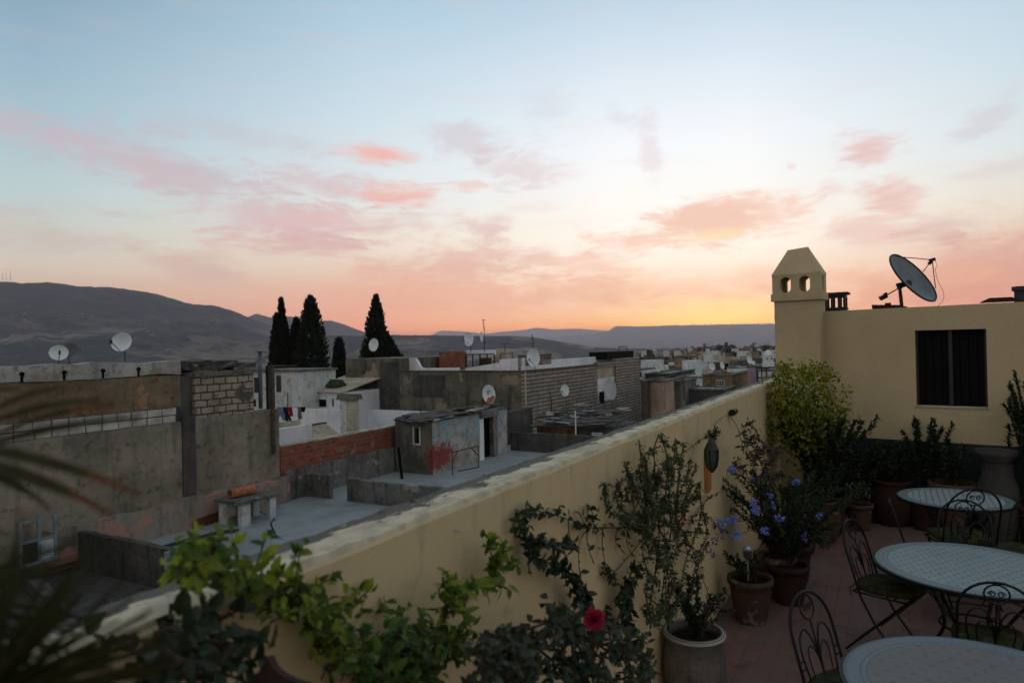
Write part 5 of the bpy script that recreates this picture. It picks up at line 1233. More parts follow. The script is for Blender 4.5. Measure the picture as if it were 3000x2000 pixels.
# ------------------------------------------------------------------ chairs
def make_chair():
    t = thing('folding_chair', 'x', 'chair', group='wrought iron folding chairs on the terrace')
    W = .19; I = M['iron']
    def fa(z): return -.13 - (z - .46) * .30 if z > .3 else -.082 + (.3 - z) * .78      # x of the back frame at height z
    def P(y, z): return Vector((fa(z), y, z))
    top = .93; zc_ = top - W
    arch = [P(W * math.cos(a), zc_ + W * math.sin(a)) for a in [math.pi * k / 14 for k in range(15)]]
    b = MB(); b.tube([P(W, .42)] + [P(W, z) for z in (.55, .65)] + arch + [P(-W, z) for z in (.65, .55, .42)], .0085, 6); b.build('back_frame', I, t)
    b = MB(); r_ = .0055
    circ = lambda y, z, q, n=14: [P(y + q * math.cos(2 * math.pi * k / n), z + q * math.sin(2 * math.pi * k / n)) for k in range(n)]
    b.tube(circ(0, top - .075, .062), r_, 5, True)
    for s_ in (-1, 1):
        b.tube([P(s_ * (.022 + .02 * math.cos(a) * (1 - a / 12)), top - .075 + .022 * math.sin(a) * (1 - a / 12)) for a in [k * .7 for k in range(13)]], .004, 4)
        b.tube(smooth([P(0, .50)] + [P(s_ * q, z) for q, z in ((.004, .60), (.03, .70), (.07, .755), (.12, .74), (.145, .68), (.14, .60), (.125, .50))]), r_, 5)
        b.tube(smooth([P(0, .50)] + [P(s_ * q, z) for q, z in ((.01, .60), (.04, .66), (.075, .67), (.095, .62), (.085, .53))]), .0045, 4)
        b.tube(circ(s_ * .163, .60, .022, 10), .0045, 4, True)
    b.tube([P(0, .48), P(0, top - .137)], r_, 5); b.tube([P(-W, .49), P(W, .49)], r_, 5)
    b.build('scrollwork', I, t)
    b = MB(); b.tube([(-.17, -W, .455), (.19, -W, .455), (.215, -W + .03, .455), (.215, W - .03, .455), (.19, W, .455), (-.17, W, .455)], .008, 5, True)
    for y in (-.09, 0, .09): b.tube([(-.17, y, .455), (.21, y, .455)], .005, 4)
    b.build('seat_frame', I, t)
    for s_ in (-1, 1):
        b = MB(); b.tube([P(s_ * W, .42), (-.02, s_ * W, .24), (.17, s_ * W, .0)], .0085, 6); b.build('leg', I, t)
        b = MB(); b.tube([(.19, s_ * (W - .02), .45), (.02, s_ * (W - .02), .27), (-.24, s_ * (W - .02), .0)], .0085, 6); b.build('leg', I, t)
    for xs_, ws_, zs_ in ((.11, W, .08), (-.17, W - .02, .08), (.02, W, .25)): MB().tube([(xs_, -ws_, zs_), (xs_, ws_, zs_)], .006, 5).build('stretcher', I, t)
    # cushion: soft pad
    b = MB(); n = 28; vs = []; fs = []; lev = [(.86, .463), (1.0, .472), (1.05, .49), (1.0, .512), (.8, .524), (.4, .520), (0.02, .516)]
    for q, z in lev:
        for k in range(n):
            a = 2 * math.pi * k / n; e = 4.5; ca, sa = math.cos(a), math.sin(a); rr = 1 / (abs(ca) ** e + abs(sa) ** e) ** (1 / e)
            vs.append((.02 + .195 * rr * ca * q, .19 * rr * sa * q, z + .006 * math.sin(a * 3 + q * 4)))
    for i in range(len(lev) - 1):
        for k in range(n): fs.append((i * n + k, i * n + (k + 1) % n, (i + 1) * n + (k + 1) % n, (i + 1) * n + k))
    fs.append(tuple((len(lev) - 1) * n + k for k in range(n))); fs.append(tuple(range(n))[::-1]); b.add(vs, fs)
    cu = b.build('cushion', M['cushion'], t, True)
    b = MB()
    for s_ in (-1, 1): b.tube([(-.17, s_ * .15, .50), (-.20, s_ * .17, .47), (-.19, s_ * .19, .42)], .005, 4)
    b.build('tie', M['cushion'], cu)
    return t
ch0 = make_chair(); usedc = [False]
def place_chair(px, py, z, face, label, sc_=1.0):
    """back top at this pixel, facing angle (deg from world x)"""
    a = R(face); off = Vector((math.cos(a) * -.27, math.sin(a) * -.27, 0)) * sc_
    P_ = at_z(px, py, .93 * sc_); base = Vector((P_.x, P_.y, 0)) - off
    if not usedc[0]:
        ch0.location = base; ch0.rotation_euler = (0, 0, a); ch0.scale = (sc_,) * 3; ch0['label'] = label; usedc[0] = True; return ch0
    return dup(ch0, None, base, a, sc_, label)
place_chair(2351, 1733, .92, -55, 'nearest folding chair, at the left of the sandy centred table')
place_chair(2486, 1522, .92, -48, 'folding chair with its cushion half under the middle table, left side')
place_chair(2921, 1706, .92, 62, 'folding chair between the nearest and the middle table, its back to the camera')
place_chair(2822, 1464, .92, 242, 'folding chair behind the middle table with its back arch lower than its neighbour', 1.0)
place_chair(2861, 1431, .92, 80, 'folding chair whose scrolled back stands in front of the striped table', 1.12)
place_chair(2605, 1462, .92, -25, 'folding chair in the dark at the left of the striped table')
place_chair(3040, 1455, .92, 200, 'folding chair at the right of the striped table, cut by the photo edge')

# ------------------------------------------------------------------ pots
def pot_prof(kind, r, h):
    if kind == 'plain': return [(r * .68, 0), (r * .75, h * .1), (r * .92, h * .7), (r * .96, h * .85), (r * 1.06, h * .87), (r * 1.06, h), (r * .92, h), (r * .9, h * .9)]
    if kind == 'round': return [(r * .62, 0), (r * .82, h * .15), (r, h * .45), (r * .98, h * .7), (r * .86, h * .92), (r * .96, h * .95), (r * .96, h), (r * .82, h), (r * .8, h * .9)]
    if kind == 'tall': return [(r * .62, 0), (r * .9, h * .18), (r, h * .42), (r * .92, h * .62), (r * .74, h * .72), (r * .72, h * .9), (r * .98, h * .95), (r * 1.0, h), (r * .85, h), (r * .62, h * .93)]
def pot_at(root, kind, r, h, m, rimm=None):
    b = MB(); b.lathe(pot_prof(kind, r, h), 30, cap=False); p_ = b.build('pot', M[m], root, True)
    b = MB(); b.lathe([(r * .78, h * .88), (.01, h * .90)], 20); b.build('soil', M['soil'], root)
    if rimm: b = MB(); b.lathe([(r * .97, h * .955), (r * .985, h * .985), (r * .9, h * 1.006), (r * .84, h * .99)], 30, cap=False); b.build('rim', M[rimm], p_, True)
    return p_
def sprays(bl, bs, base, n, spread, h, L, W, dens, r0=.006, droop=.0, lift=1.0, up=1.0, jit=.12):
    """n curved stems from base, each carrying leaves"""
    base = Vector(base)
    for k in range(n):
        a = ru(0, 6.283); sp = spread * ru(.25, 1); hh = h * ru(.55, 1.0)
        tip = base + Vector((math.cos(a) * sp, math.sin(a) * sp, hh)); mid = base + Vector((math.cos(a) * sp * ru(.2, .5), math.sin(a) * sp * ru(.2, .5), hh * ru(.45, .65)))
        pts = []
        for i in range(9):
            q = i / 8; p = base * (1 - q) ** 2 + mid * 2 * q * (1 - q) + tip * q * q; p = p + Vector((0, 0, -droop * q ** 3 * h)) + rvec() * .012 * (q > 0)
            pts.append(p)
        bs.tube(pts, [r0 * (1 - .75 * i / 8) for i in range(9)], 5)
        nl = int(dens * hh / L)
        for j in range(nl):
            q = .18 + .82 * (j + rnd()) / nl; i = min(7, int(q * 8)); f = q * 8 - i; p = pts[i] * (1 - f) + pts[i + 1] * f; ax = (pts[i + 1] - pts[i]).normalized()
            d = (rvec() + ax * .8).normalized(); d.z += .1 * up
            bl.leaf(p + rvec() * .005, d, rvec() + Vector((0, 0, 1.5)), L * ru(.6, 1.15), W * ru(.6, 1.15))
def wall_xy(px, v=None, z=0): return at_v(px, 1000, VI if v is None else v)
def plant(name, label, X_, Y_, kind, r, h, m, fol, n, spread, hh, L, W, dens, seed, rimm=None, droop=0, cat='potted plant', group='potted plants along the ochre walls', up=1, r0=.006, flowers=None):
    random.seed(seed); t = thing(name, label, cat, (X_, Y_, 0), ru(0, 6), group)
    if kind: pot_at(t, kind, r, h, m, rimm)
    bl, bs = MB(), MB(); sprays(bl, bs, (0, 0, h * .88), n, spread, hh, L, W, dens, r0, droop, up=up)
    bs.build('stem', M['bark'], t); bl.build('foliage', M[fol], t); return t
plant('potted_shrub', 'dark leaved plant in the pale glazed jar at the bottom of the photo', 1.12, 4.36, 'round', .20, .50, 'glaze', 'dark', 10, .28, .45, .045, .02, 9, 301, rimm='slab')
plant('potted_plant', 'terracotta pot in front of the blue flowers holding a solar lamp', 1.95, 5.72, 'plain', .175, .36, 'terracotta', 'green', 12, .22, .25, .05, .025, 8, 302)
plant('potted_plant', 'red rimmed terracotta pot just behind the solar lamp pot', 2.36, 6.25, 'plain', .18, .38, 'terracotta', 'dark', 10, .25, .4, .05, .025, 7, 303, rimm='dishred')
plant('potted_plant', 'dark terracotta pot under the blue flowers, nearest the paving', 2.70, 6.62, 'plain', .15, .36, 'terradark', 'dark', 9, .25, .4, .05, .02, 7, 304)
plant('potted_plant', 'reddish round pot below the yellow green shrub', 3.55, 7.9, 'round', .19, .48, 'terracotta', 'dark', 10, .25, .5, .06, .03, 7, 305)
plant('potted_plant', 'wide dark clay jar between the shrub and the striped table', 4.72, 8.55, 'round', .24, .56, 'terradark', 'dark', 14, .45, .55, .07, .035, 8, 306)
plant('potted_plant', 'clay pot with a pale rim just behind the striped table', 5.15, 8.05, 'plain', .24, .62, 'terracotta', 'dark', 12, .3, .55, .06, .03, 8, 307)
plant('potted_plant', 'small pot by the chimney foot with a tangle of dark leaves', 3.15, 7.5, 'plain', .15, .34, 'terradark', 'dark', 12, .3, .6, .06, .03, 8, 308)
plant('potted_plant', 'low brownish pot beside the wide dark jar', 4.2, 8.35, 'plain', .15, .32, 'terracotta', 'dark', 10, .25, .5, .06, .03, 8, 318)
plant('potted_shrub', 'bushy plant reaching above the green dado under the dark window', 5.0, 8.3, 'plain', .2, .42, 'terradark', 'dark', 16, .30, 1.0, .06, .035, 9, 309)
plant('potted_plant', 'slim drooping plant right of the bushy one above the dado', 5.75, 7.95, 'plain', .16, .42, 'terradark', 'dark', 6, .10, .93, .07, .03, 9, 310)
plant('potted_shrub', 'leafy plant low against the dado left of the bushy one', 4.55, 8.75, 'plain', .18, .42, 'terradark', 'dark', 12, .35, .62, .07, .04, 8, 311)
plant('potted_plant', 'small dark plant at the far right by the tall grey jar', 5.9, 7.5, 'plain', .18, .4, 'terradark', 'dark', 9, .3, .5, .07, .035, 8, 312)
# tall grey jar with an upright shrub
random.seed(320); t = thing('tall_jar_shrub', 'tall grey clay jar with an upright dark shrub at the right edge', 'potted plant', (5.45, 7.72, 0), 0, 'potted plants along the ochre walls')
pot_at(t, 'tall', .21, 1.04, 'greyjar'); 
t = thing('upright_shrub', 'upright dark shrub at the right edge rising before the ochre wall', 'shrub', (5.75, 7.5, 0)); bl, bs = MB(), MB()
pot_at(t, 'plain', .2, .45, 'terradark'); sprays(bl, bs, (0, 0, .42), 34, .42, 1.52, .045, .018, 15, .008, up=2); bs.build('stem', M['bark'], t); bl.build('foliage', M['dark'], t)
# citrus-like shrub before the chimney
random.seed(330); P = at_y(2352, 1200, 8.35); t = thing('yellow_green_shrub', 'big round yellow green shrub in front of the ochre chimney', 'shrub', (P.x, 8.35, 0))
pot_at(t, 'plain', .24, .5, 'terradark')
bs = MB(); bl = MB(); bs.tube([(0, 0, .4), (.02, 0, .8), (0, .02, 1.2)], [.03, .024, .015], 7)
for k in range(26):
    a = ru(0, 6.28); e = ru(-.4, 1.2); q = Vector((math.cos(a) * math.cos(e) * .42, math.sin(a) * math.cos(e) * .38, .55 * math.sin(e))) + Vector((0, 0, 1.35)); bs.tube([(0, 0, ru(.7, 1.1)), (q + Vector((0, 0, .9))) / 2, q], [.010, .007, .003], 5)
bs.build('stem', M['bark'], t)
for k in range(2700):
    a = ru(0, 6.28); e = math.asin(ru(-1, 1)); rr = random.random() ** .38 * (1 + .55 * mnoise.noise(Vector((math.cos(a) * 2.6, math.sin(a) * 2.6, e * 2.6))))
    p = Vector((math.cos(a) * math.cos(e) * .50 * rr, math.sin(a) * math.cos(e) * .44 * rr, .62 * math.sin(e) * rr + 1.42))
    bl.leaf(p, rvec() + Vector((p.x, p.y, .5)), rvec() + Vector((0, 0, 1)), ru(.045, .08), ru(.022, .036))
for k in range(54):   # stray shoots
    a = ru(0, 6.28); d = Vector((math.cos(a) * .5, math.sin(a) * .5, ru(.5, 1.1))).normalized(); p0 = Vector((0, 0, 1.42)) + Vector((d.x * .42, d.y * .4, d.z * .52))
    for j in range(9): bl.leaf(p0 + d * j * .018, d + rvec() * .8, rvec(), ru(.03, .055), .022)
bl.build('foliage', M['citrus'], t)
random.seed(331); bl, bs = MB(), MB(); t = thing('dark_bush', 'dark bush filling the corner under the yellow green shrub', 'shrub', (3.75, 8.2, 0), 0); pot_at(t, 'plain', .2, .4, 'terradark')
sprays(bl, bs, (0, 0, .35), 40, .62, 1.05, .065, .035, 9, .008); bs.build('stem', M['bark'], t); bl.build('foliage', M['dark'], t)

# blue flowered bush
random.seed(340); P0 = Vector((2.42, 6.1, 0)); t = thing('blue_flower_bush', 'sprawling bush dotted with pale blue flower heads against the parapet', 'shrub', P0)
pot_at(t, 'plain', .17, .34, 'terradark'); bl, bs = MB(), MB(); sprays(bl, bs, (0, 0, .3), 46, .70, 1.0, .042, .018, 8, .005, droop=.08)
FL = [(2145, 1372, 5.9), (2213, 1410, 6.0), (2250, 1453, 5.9), (2205, 1470, 5.8), (2215, 1493, 5.75), (2258, 1480, 5.9), (2332, 1414, 6.4), (2284, 1519, 5.8), (2402, 1514, 6.1), (2243, 1553, 5.6), (2160, 1567, 5.6), (2145, 1522, 5.7), (2114, 1530, 5.7)]
for x, y, d in FL: bs.tube([Vector((0, 0, .6)), (at_y(x, y, d) - P0) * .6 + Vector((0, 0, .3)), at_y(x, y, d + .03) - P0], .003, 4)
P_ = at_y(2415, 1560, 6.1) - P0
for k in range(60):
    q = rnd(); p = (at_y(2380, 1540, 6.1) - P0) * (1 - q) + (at_y(2415 + ru(-14, 14), 1600, 6.1) - P0) * q; bl.leaf(p + rvec() * .03, (.5, -.3, -.4), rvec(), .05, .02)
bs.build('stem', M['bark'], t); bl.build('foliage', M['green'], t)
def flower_head(name, parent, c, r, n, m, L=.02, W=.016):
    b = MB()
    for k in range(n):
        d = rvec(); b.leaf(Vector(c) + d * r * ru(.3, .9), d + rvec() * .3, rvec(), L, W, .1)
    return b.build(name, M[m], parent)
for x, y, d in FL: flower_head('flower', t, at_y(x, y, d) - P0, .030 * (1.0 if x != 2402 else 1.15), 46, 'blueflower', .024, .018)
for x, y in ((2085, 1622), (2112, 1565), (2095, 1585), (2362, 1572)): flower_head('flower', t, at_y(x, y, 5.35) - P0, .032, 20, 'purple')
# dry brown plant
def tracked(name, label, cat, strands, v, m, L, W, dens, thick=.005, seed=1, fan=.03, spread=.02, hang=0, group=None, stemm='bark', vj=.0, flowers=(), tw=1.0):
    """a climbing plant whose stems run along the wall face (plane v), leaves all along"""
    random.seed(seed); bl, bs = MB(), MB(); org = None; laid = []
    for st in strands:
        pts, lv = st[0], (st[1] if len(st) > 1 else 1.0); dv = st[2] if len(st) > 2 else 0; Lm = st[3] if len(st) > 3 else 1.0
        ps = [at_v(x, y, v - dv - ru(0, vj)) for x, y in pts]
        if org is None: org = ps[0].copy()
        # smooth resample
        sm = []
        for i in range(len(ps) - 1):
            p0 = ps[max(0, i - 1)]; p1 = ps[i]; p2 = ps[i + 1]; p3 = ps[min(len(ps) - 1, i + 2)]
            for k in range(6):
                q = k / 6; sm.append(.5 * ((2 * p1) + (p2 - p0) * q + (2 * p0 - 5 * p1 + 4 * p2 - p3) * q * q + (3 * p1 - p0 - 3 * p2 + p3) * q ** 3) - org)
        sm.append(ps[-1] - org)
        if laid:
            nb_ = min(laid, key=lambda q: (q - sm[0]).length_squared); nc_ = min(laid, key=lambda q: (q - sm[-1]).length_squared)
            if (nc_ - sm[-1]).length < (nb_ - sm[0]).length: sm.append(nc_.copy())
            else: sm.insert(0, nb_.copy())
        laid += sm[::2]; n = len(sm)
        bs.tube(sm, [thick * tw * (.55 + .45 * abs(1 - 2 * i / n)) for i in range(n)], 5)
        ln = sum((sm[i + 1] - sm[i]).length for i in range(n - 1)); nl = int(ln / L * dens * lv)
        for j in range(nl):
            q = rnd() * (n - 1.001); i = int(q); p = sm[i].lerp(sm[i + 1], q - i); ax = (sm[i + 1] - sm[i]).normalized()
            d = (rvec() + ax * .5 + Vector((0, 0, -hang))).normalized(); d2 = -VD * abs(ru(0, .9)) + d
            bl.leaf(p + rvec() * spread * rnd(), d2, -VD + Vector((0, 0, 1)) + rvec() * .8, L * Lm * ru(.55, 1.2), W * Lm * ru(.55, 1.2))
    t = thing(name, label, cat, org, 0, group); bs.build('stem', M[stemm], t); bl.build('foliage', M[m], t)
    return t, org
tracked('dry_plant', 'drooping dry brown leaved plant left of the yellow green shrub', 'plant', [([(2230, 1480), (2215, 1400), (2190, 1330), (2180, 1280), (2190, 1240), (2215, 1262)], 1.2), ([(2230, 1470), (2240, 1390), (2215, 1330), (2200, 1290), (2225, 1285)], 1.2), ([(2215, 1440), (2180, 1380), (2160, 1350)], 1), ([(2220, 1420), (2260, 1350), (2280, 1320)], 1.2), ([(2235, 1450), (2262, 1400), (2290, 1390)], 1.2), ([(2200, 1350), (2240, 1310), (2262, 1330)], 1.5)],
        1.1, 'brownleaf', .055, .026, 3.5, .004, 61, spread=.05, vj=.15)
# myrtle-like climber with fine upright shoots
S = [([(1960, 1850), (1950, 1740), (1955, 1640), (1945, 1540), (1950, 1450), (1955, 1380)], .5, .03)]
tips = [((1872, 1293), (1885, 1400), (1900, 1480)), ((1915, 1315), (1920, 1400), (1925, 1470)), ((1930, 1272), (1950, 1320), (1958, 1380), (1960, 1470)), ((1940, 1290), (1985, 1330), (1990, 1400), (1980, 1480)), ((1978, 1285), (1975, 1340), (1965, 1420)), ((2003, 1300), (1995, 1350), (1985, 1420), (1975, 1500)), ((2022, 1345), (2010, 1400), (1990, 1450), (1975, 1530)),
        ((2040, 1360), (2020, 1420), (1995, 1490)), ((2048, 1412), (2030, 1450), (1990, 1500)), ((1830, 1356), (1842, 1400), (1870, 1450), (1900, 1490)), ((1872, 1365), (1880, 1420), (1905, 1480)), ((1770, 1418), (1775, 1470), (1800, 1510), (1860, 1520)), ((1808, 1412), (1805, 1460), (1830, 1500), (1880, 1510)), ((2050, 1455), (2015, 1480), (1985, 1540)), ((1850, 1395), (1870, 1470), (1900, 1520)),
        ((1890, 1340), (1900, 1420), (1915, 1500)), ((1900, 1500), (1890, 1560), (1905, 1640)), ((1960, 1470), (1965, 1560), (1950, 1650), (1940, 1740), (1930, 1830)), ((1930, 1500), (1930, 1600), (1915, 1700), (1900, 1800)), ((1980, 1500), (1985, 1580), (1960, 1700), (1965, 1820)), ((2055, 1490), (2040, 1560), (2010, 1640), (1990, 1740)), ((2058, 1500), (2070, 1560), (2040, 1650), (2020, 1760)), ((2075, 1585), (2050, 1640), (2040, 1720)),
        ((1900, 1560), (1880, 1600), (1905, 1700)), ((1860, 1540), (1880, 1560), (1930, 1600)), ((1820, 1520), (1850, 1540), (1910, 1560))]
for k, tp_ in enumerate(tips): S.append((list(tp_), 1.0, .02 + .03 * (k % 4)))
random.seed(44)
for k in range(26):   # inner twigs
    x = random.gauss(1925, 45); y = random.gauss(1500, 70); S.append(([(x, y), (x + ru(-20, 20), y - ru(20, 50)), (x + ru(-30, 40), y - ru(40, 80))], 1.1, ru(0, .15)))
for k in range(26):
    x = random.gauss(1965, 42); y = ru(1580, 1840); S.append(([(x, y), (x + ru(-20, 20), y - ru(15, 40)), (x + ru(-30, 30), y - ru(30, 60))], .9, ru(0, .2)))
S.append(([(2005, 1560), (2040, 1640), (2075, 1740), (2095, 1790)], .1, .05)); S.append(([(1975, 1340), (2010, 1320), (2050, 1290), (2085, 1270)], .12, .0))
t, og = tracked('wall_shrub', 'fine leaved shrub with upright shoots trained up the parapet', 'climber', S, 1.26, 'wallgreen', .032, .015, 5.0, .0045, 45, spread=.02)
flower_head('flower', t, at_v(1998, 1527, 1.2) - og, .022, 26, 'magenta', .022, .018)
# horizontal runner and hanging twigs
S = [([(1870, 1545), (1790, 1545), (1725, 1543), (1665, 1520), (1600, 1500), (1548, 1493), (1535, 1510), (1530, 1550), (1540, 1590)], .8), ([(1545, 1468), (1540, 1495), (1530, 1540), (1545, 1595)], 1.3), ([(1525, 1500), (1510, 1520), (1500, 1555)], 1.2), ([(1640, 1480), (1632, 1500), (1620, 1512)], 1.2), ([(1720, 1545), (1705, 1520), (1695, 1500)], .8), ([(1740, 1540), (1735, 1500), (1722, 1490)], 1.5),
     ([(1725, 1548), (1700, 1580), (1695, 1640), (1705, 1720)], .08), ([(1720, 1550), (1722, 1600), (1740, 1650)], .15), ([(1765, 1560), (1765, 1610), (1778, 1670), (1780, 1700)], .2), ([(1805, 1560), (1805, 1590), (1830, 1620)], .2), ([(1838, 1555), (1838, 1600), (1860, 1630)], .25), ([(1885, 1575), (1850, 1620), (1800, 1675)], .1), ([(1535, 1600), (1548, 1630), (1550, 1680)], .1), ([(1770, 1660), (1785, 1680), (1792, 1695)], 2.5),
     ([(1665, 1540), (1670, 1575), (1685, 1590)], .1), ([(2085, 1450), (2050, 1490), (2020, 1540), (2005, 1580), (2015, 1620)], .1), ([(2110, 1440), (2060, 1470), (2020, 1530)], .05), ([(2060, 1500), (2100, 1540), (2125, 1560)], .3)]
tracked('wall_vine', 'thin twining vine with hanging bare twigs crossing the middle of the parapet', 'climber', S, 1.29, 'green', .042, .024, 3.4, .0035, 46, spread=.02)
S = [([(1860, 1850), (1740, 1790), (1715, 1760), (1690, 1720), (1665, 1690), (1630, 1660), (1590, 1640), (1560, 1625), (1552, 1600), (1580, 1590), (1615, 1600), (1640, 1598), (1660, 1585), (1675, 1610)], 1.0), ([(1630, 1660), (1650, 1670), (1655, 1690)], 1.5), ([(1670, 1700), (1690, 1690), (1675, 1735)], 1.5), ([(1700, 1740), (1680, 1760), (1715, 1775)], 1.5), ([(1860, 1640), (1840, 1700), (1815, 1740), (1820, 1800), (1840, 1830)], 1.4), ([(1880, 1660), (1850, 1710), (1830, 1760), (1845, 1790)], 1.4)]
tracked('dark_wall_vine', 'darker thick leaved vine rising diagonally from the red rose', 'climber', S, 1.24, 'dark', .05, .03, 5.5, .006, 47, spread=.025)
# sprig
S = [([(1470, 1720), (1440, 1680), (1440, 1640), (1435, 1600), (1430, 1580)], 1.5), ([(1440, 1650), (1470, 1630), (1500, 1650), (1515, 1655)], 1.5), ([(1440, 1660), (1450, 1620), (1480, 1600)], 1.5), ([(1460, 1660), (1430, 1700), (1425, 1720)], 1.5)]
tracked('vine_sprig', 'small bright green sprig alone on the bare part of the parapet', 'climber', S, 1.22, 'lime', .036, .02, 6, .003, 48, spread=.03)
S = [([(1250, 2000), (1270, 1900), (1290, 1840), (1320, 1760), (1340, 1720), (1300, 1700), (1300, 1690)], 1.0), ([(1330, 1745), (1380, 1715), (1430, 1710), (1485, 1722)], 1.4), ([(1290, 1840), (1320, 1830), (1350, 1860)], 1.0), ([(1280, 1880), (1330, 1885), (1365, 1890)], 1.6), ([(1300, 1800), (1350, 1790), (1372, 1860)], .8), ([(1310, 1770), (1285, 1740), (1300, 1700)], 1.5), ([(1300, 1720), (1330, 1735), (1290, 1790)], 1.5)]
tracked('creeper_shoot', 'pale green creeper shoot with paired leaflets reaching right over the wall', 'climber', S, 1.15, 'lime', .05, .022, 5, .004, 49, spread=.02)
# the bright vine in the foreground
S = []; random.seed(70)
core = [(540, 1665), (600, 1650), (680, 1690), (760, 1725), (850, 1760), (920, 1790), (960, 1845), (1010, 1900), (1080, 1940), (1160, 1965), (1250, 1995)]
wid = [45, 55, 60, 58, 55, 50, 56, 60, 60, 55, 50]
S.append((core, .6)); 
for k in range(140):
    i = ru(0, len(core) - 1.01); j = int(i); f = i - j; cx_ = core[j][0] * (1 - f) + core[j + 1][0] * f; cy_ = core[j][1] * (1 - f) + core[j + 1][1] * f; wd_ = wid[j]
    x = cx_ + random.gauss(0, wd_ * .35); y = cy_ + random.gauss(0, wd_ * .5); S.append(([(x, y), (x + ru(-30, 30), y + ru(-30, 20)), (x + ru(-45, 45), y + ru(-45, 25))], .7, ru(-.06, .12)))
for tp_ in ([(560, 1640), (570, 1600), (560, 1575)], [(600, 1640), (620, 1600), (640, 1580)], [(740, 1690), (760, 1630), (775, 1578)], [(860, 1720), (875, 1640), (878, 1600)], [(700, 1650), (690, 1600), (680, 1590)], [(900, 1730), (960, 1700), (980, 1695)], [(940, 1800), (1040, 1760), (1080, 1728)], [(1000, 1800), (1060, 1780), (1110, 1775)], [(1100, 1900), (1150, 1830), (1170, 1770)], [(1000, 1900), (960, 1950), (940, 1990)], [(1020, 1900), (990, 1960), (975, 1990)], [(560, 1640), (540, 1610), (530, 1640)]):
    S.append((tp_, 1.0, ru(-.05, .1)))
t, og = tracked('bright_vine', 'bright green leafy vine tumbling over the parapet in the left foreground', 'climber', S, 1.30, 'lime', .039, .021, 5.0, .003, 50, spread=.03)
S = []
for k in range(80):
    x = random.gauss(1170, 75); y = random.gauss(1935, 48); S.append(([(x, y), (x + ru(-30, 30), y + ru(-30, 20)), (x + ru(-45, 45), y + ru(-45, 25))], .8, ru(-.1, .15)))
tracked('mid_green_creeper', 'mid green creeper mass at the bottom edge right of the bright vine', 'climber', S, 1.22, 'vinegreen', .042, .02, 4.0, .003, 51, spread=.04)
S = []
for k in range(42):
    x = random.gauss(550, 70); y = random.gauss(1925, 60); S.append(([(x, y), (x + ru(-40, 40), y + ru(-40, 20)), (x + ru(-60, 60), y + ru(-60, 30))], .6, ru(-.1, .15)))
for tp_ in ([(640, 1860), (720, 1870), (745, 1875)], [(640, 1900), (720, 1920), (750, 1950)], [(560, 1900), (590, 1800), (600, 1760)], [(620, 1960), (690, 1985), (720, 1999)]): S.append((tp_, 1.5, 0))
tracked('dark_broadleaf_climber', 'dark broad leaved climber at the bottom left of the parapet', 'climber', S, 1.18, 'dark', .05, .034, 3.4, .005, 52, spread=.04)
# rose bush
S = []
for k in range(105):
    x = ru(1400, 1900); y = ru(1860, 2020) - 40 * math.exp(-((x - 1650) / 120) ** 2) * ru(0, 1.5); S.append(([(x, y), (x + ru(-20, 20), y + ru(-30, 10)), (x + ru(-35, 35), y + ru(-50, 10))], .8, ru(0, .3)))
for tp_ in ([(1650, 1980), (1630, 1860), (1625, 1790)], [(1500, 1950), (1490, 1870), (1485, 1850)], [(1560, 1950), (1555, 1880), (1560, 1850)], [(1740, 1900), (1742, 1850), (1740, 1830)], [(1700, 1960), (1660, 1850), (1600, 1780)], [(1800, 1930), (1780, 1830), (1775, 1790)], [(1820, 1930), (1840, 1850), (1870, 1860)], [(1450, 1990), (1400, 1960)], [(1700, 1990), (1720, 1900), (1690, 1850)]):
    S.append((tp_, .9, .1))
t, og = tracked('rose_bush', 'dark leaved rose bush with one red bloom at the bottom of the photo', 'shrub', S, 1.12, 'rosegreen', .042, .026, 3.6, .005, 53, spread=.04)
b = MB(); rc = at_v(1740, 1812, .80) - og; rd = (CAMP - at_v(1740, 1812, .80)).normalized(); bs_ = MB(); bs_.tube([rc, rc + Vector((.0, .08, -.18)), at_v(1720, 1900, 1.05) - og], .004, 5); bs_.build('flower_stem', M['bark'], t); sx = rd.orthogonal().normalized(); sy = rd.cross(sx)
for k in range(44):
    q = k / 44; a = k * 2.4; rad = .005 + .019 * q; c_ = rc + (sx * math.cos(a) + sy * math.sin(a)) * rad * .8 + rd * (.020 * (1 - q))
    n_ = (sx * math.cos(a) + sy * math.sin(a)); b.leaf(c_ - n_ * .010 - rd * .008, rd * (1.2 - q) + n_ * (.25 + q), n_ * .9 - rd * .3, .021 + .010 * q, .018 + .010 * q, .3)
b.build('bloom', M['rose'], t)

# ------------------------------------------------------------------ lamp, floodlight, plaque, clay tile, solar light
Lp_ = at_v(2085, 1345, 1.16); t = thing('wall_lantern', 'dark metal lantern hanging from the parapet above an orange plate', 'lantern', Lp_)
sz = (at_v(2085, 1314, 1.16) - at_v(2085, 1384, 1.16)).length
b = MB(); b.lathe([(.006, sz * .95), (.012, sz * .85), (.03, sz * .72), (.054, sz * .45), (.057, sz * .42)], 8); b.build('roof', M['darkmetal'], t)
b = MB(); b.lathe([(.050, sz * .42), (.048, 0), (.036, -sz * .32), (.018, -sz * .50), (.006, -sz * .56)], 6)
M['lampglass'] = plain('greenish lantern glass', (.035, .055, .05), .25, .6); b.build('glass', M['lampglass'], t)
b = MB()
for k in range(6):
    a = k * math.pi / 3; b.tube([(.052 * math.cos(a), .052 * math.sin(a), sz * .42), (.050 * math.cos(a), .050 * math.sin(a), 0), (.038 * math.cos(a), .038 * math.sin(a), -sz * .32), (.008 * math.cos(a), .008 * math.sin(a), -sz * .55)], .004, 4)
b.build('cage', M['iron'], t)
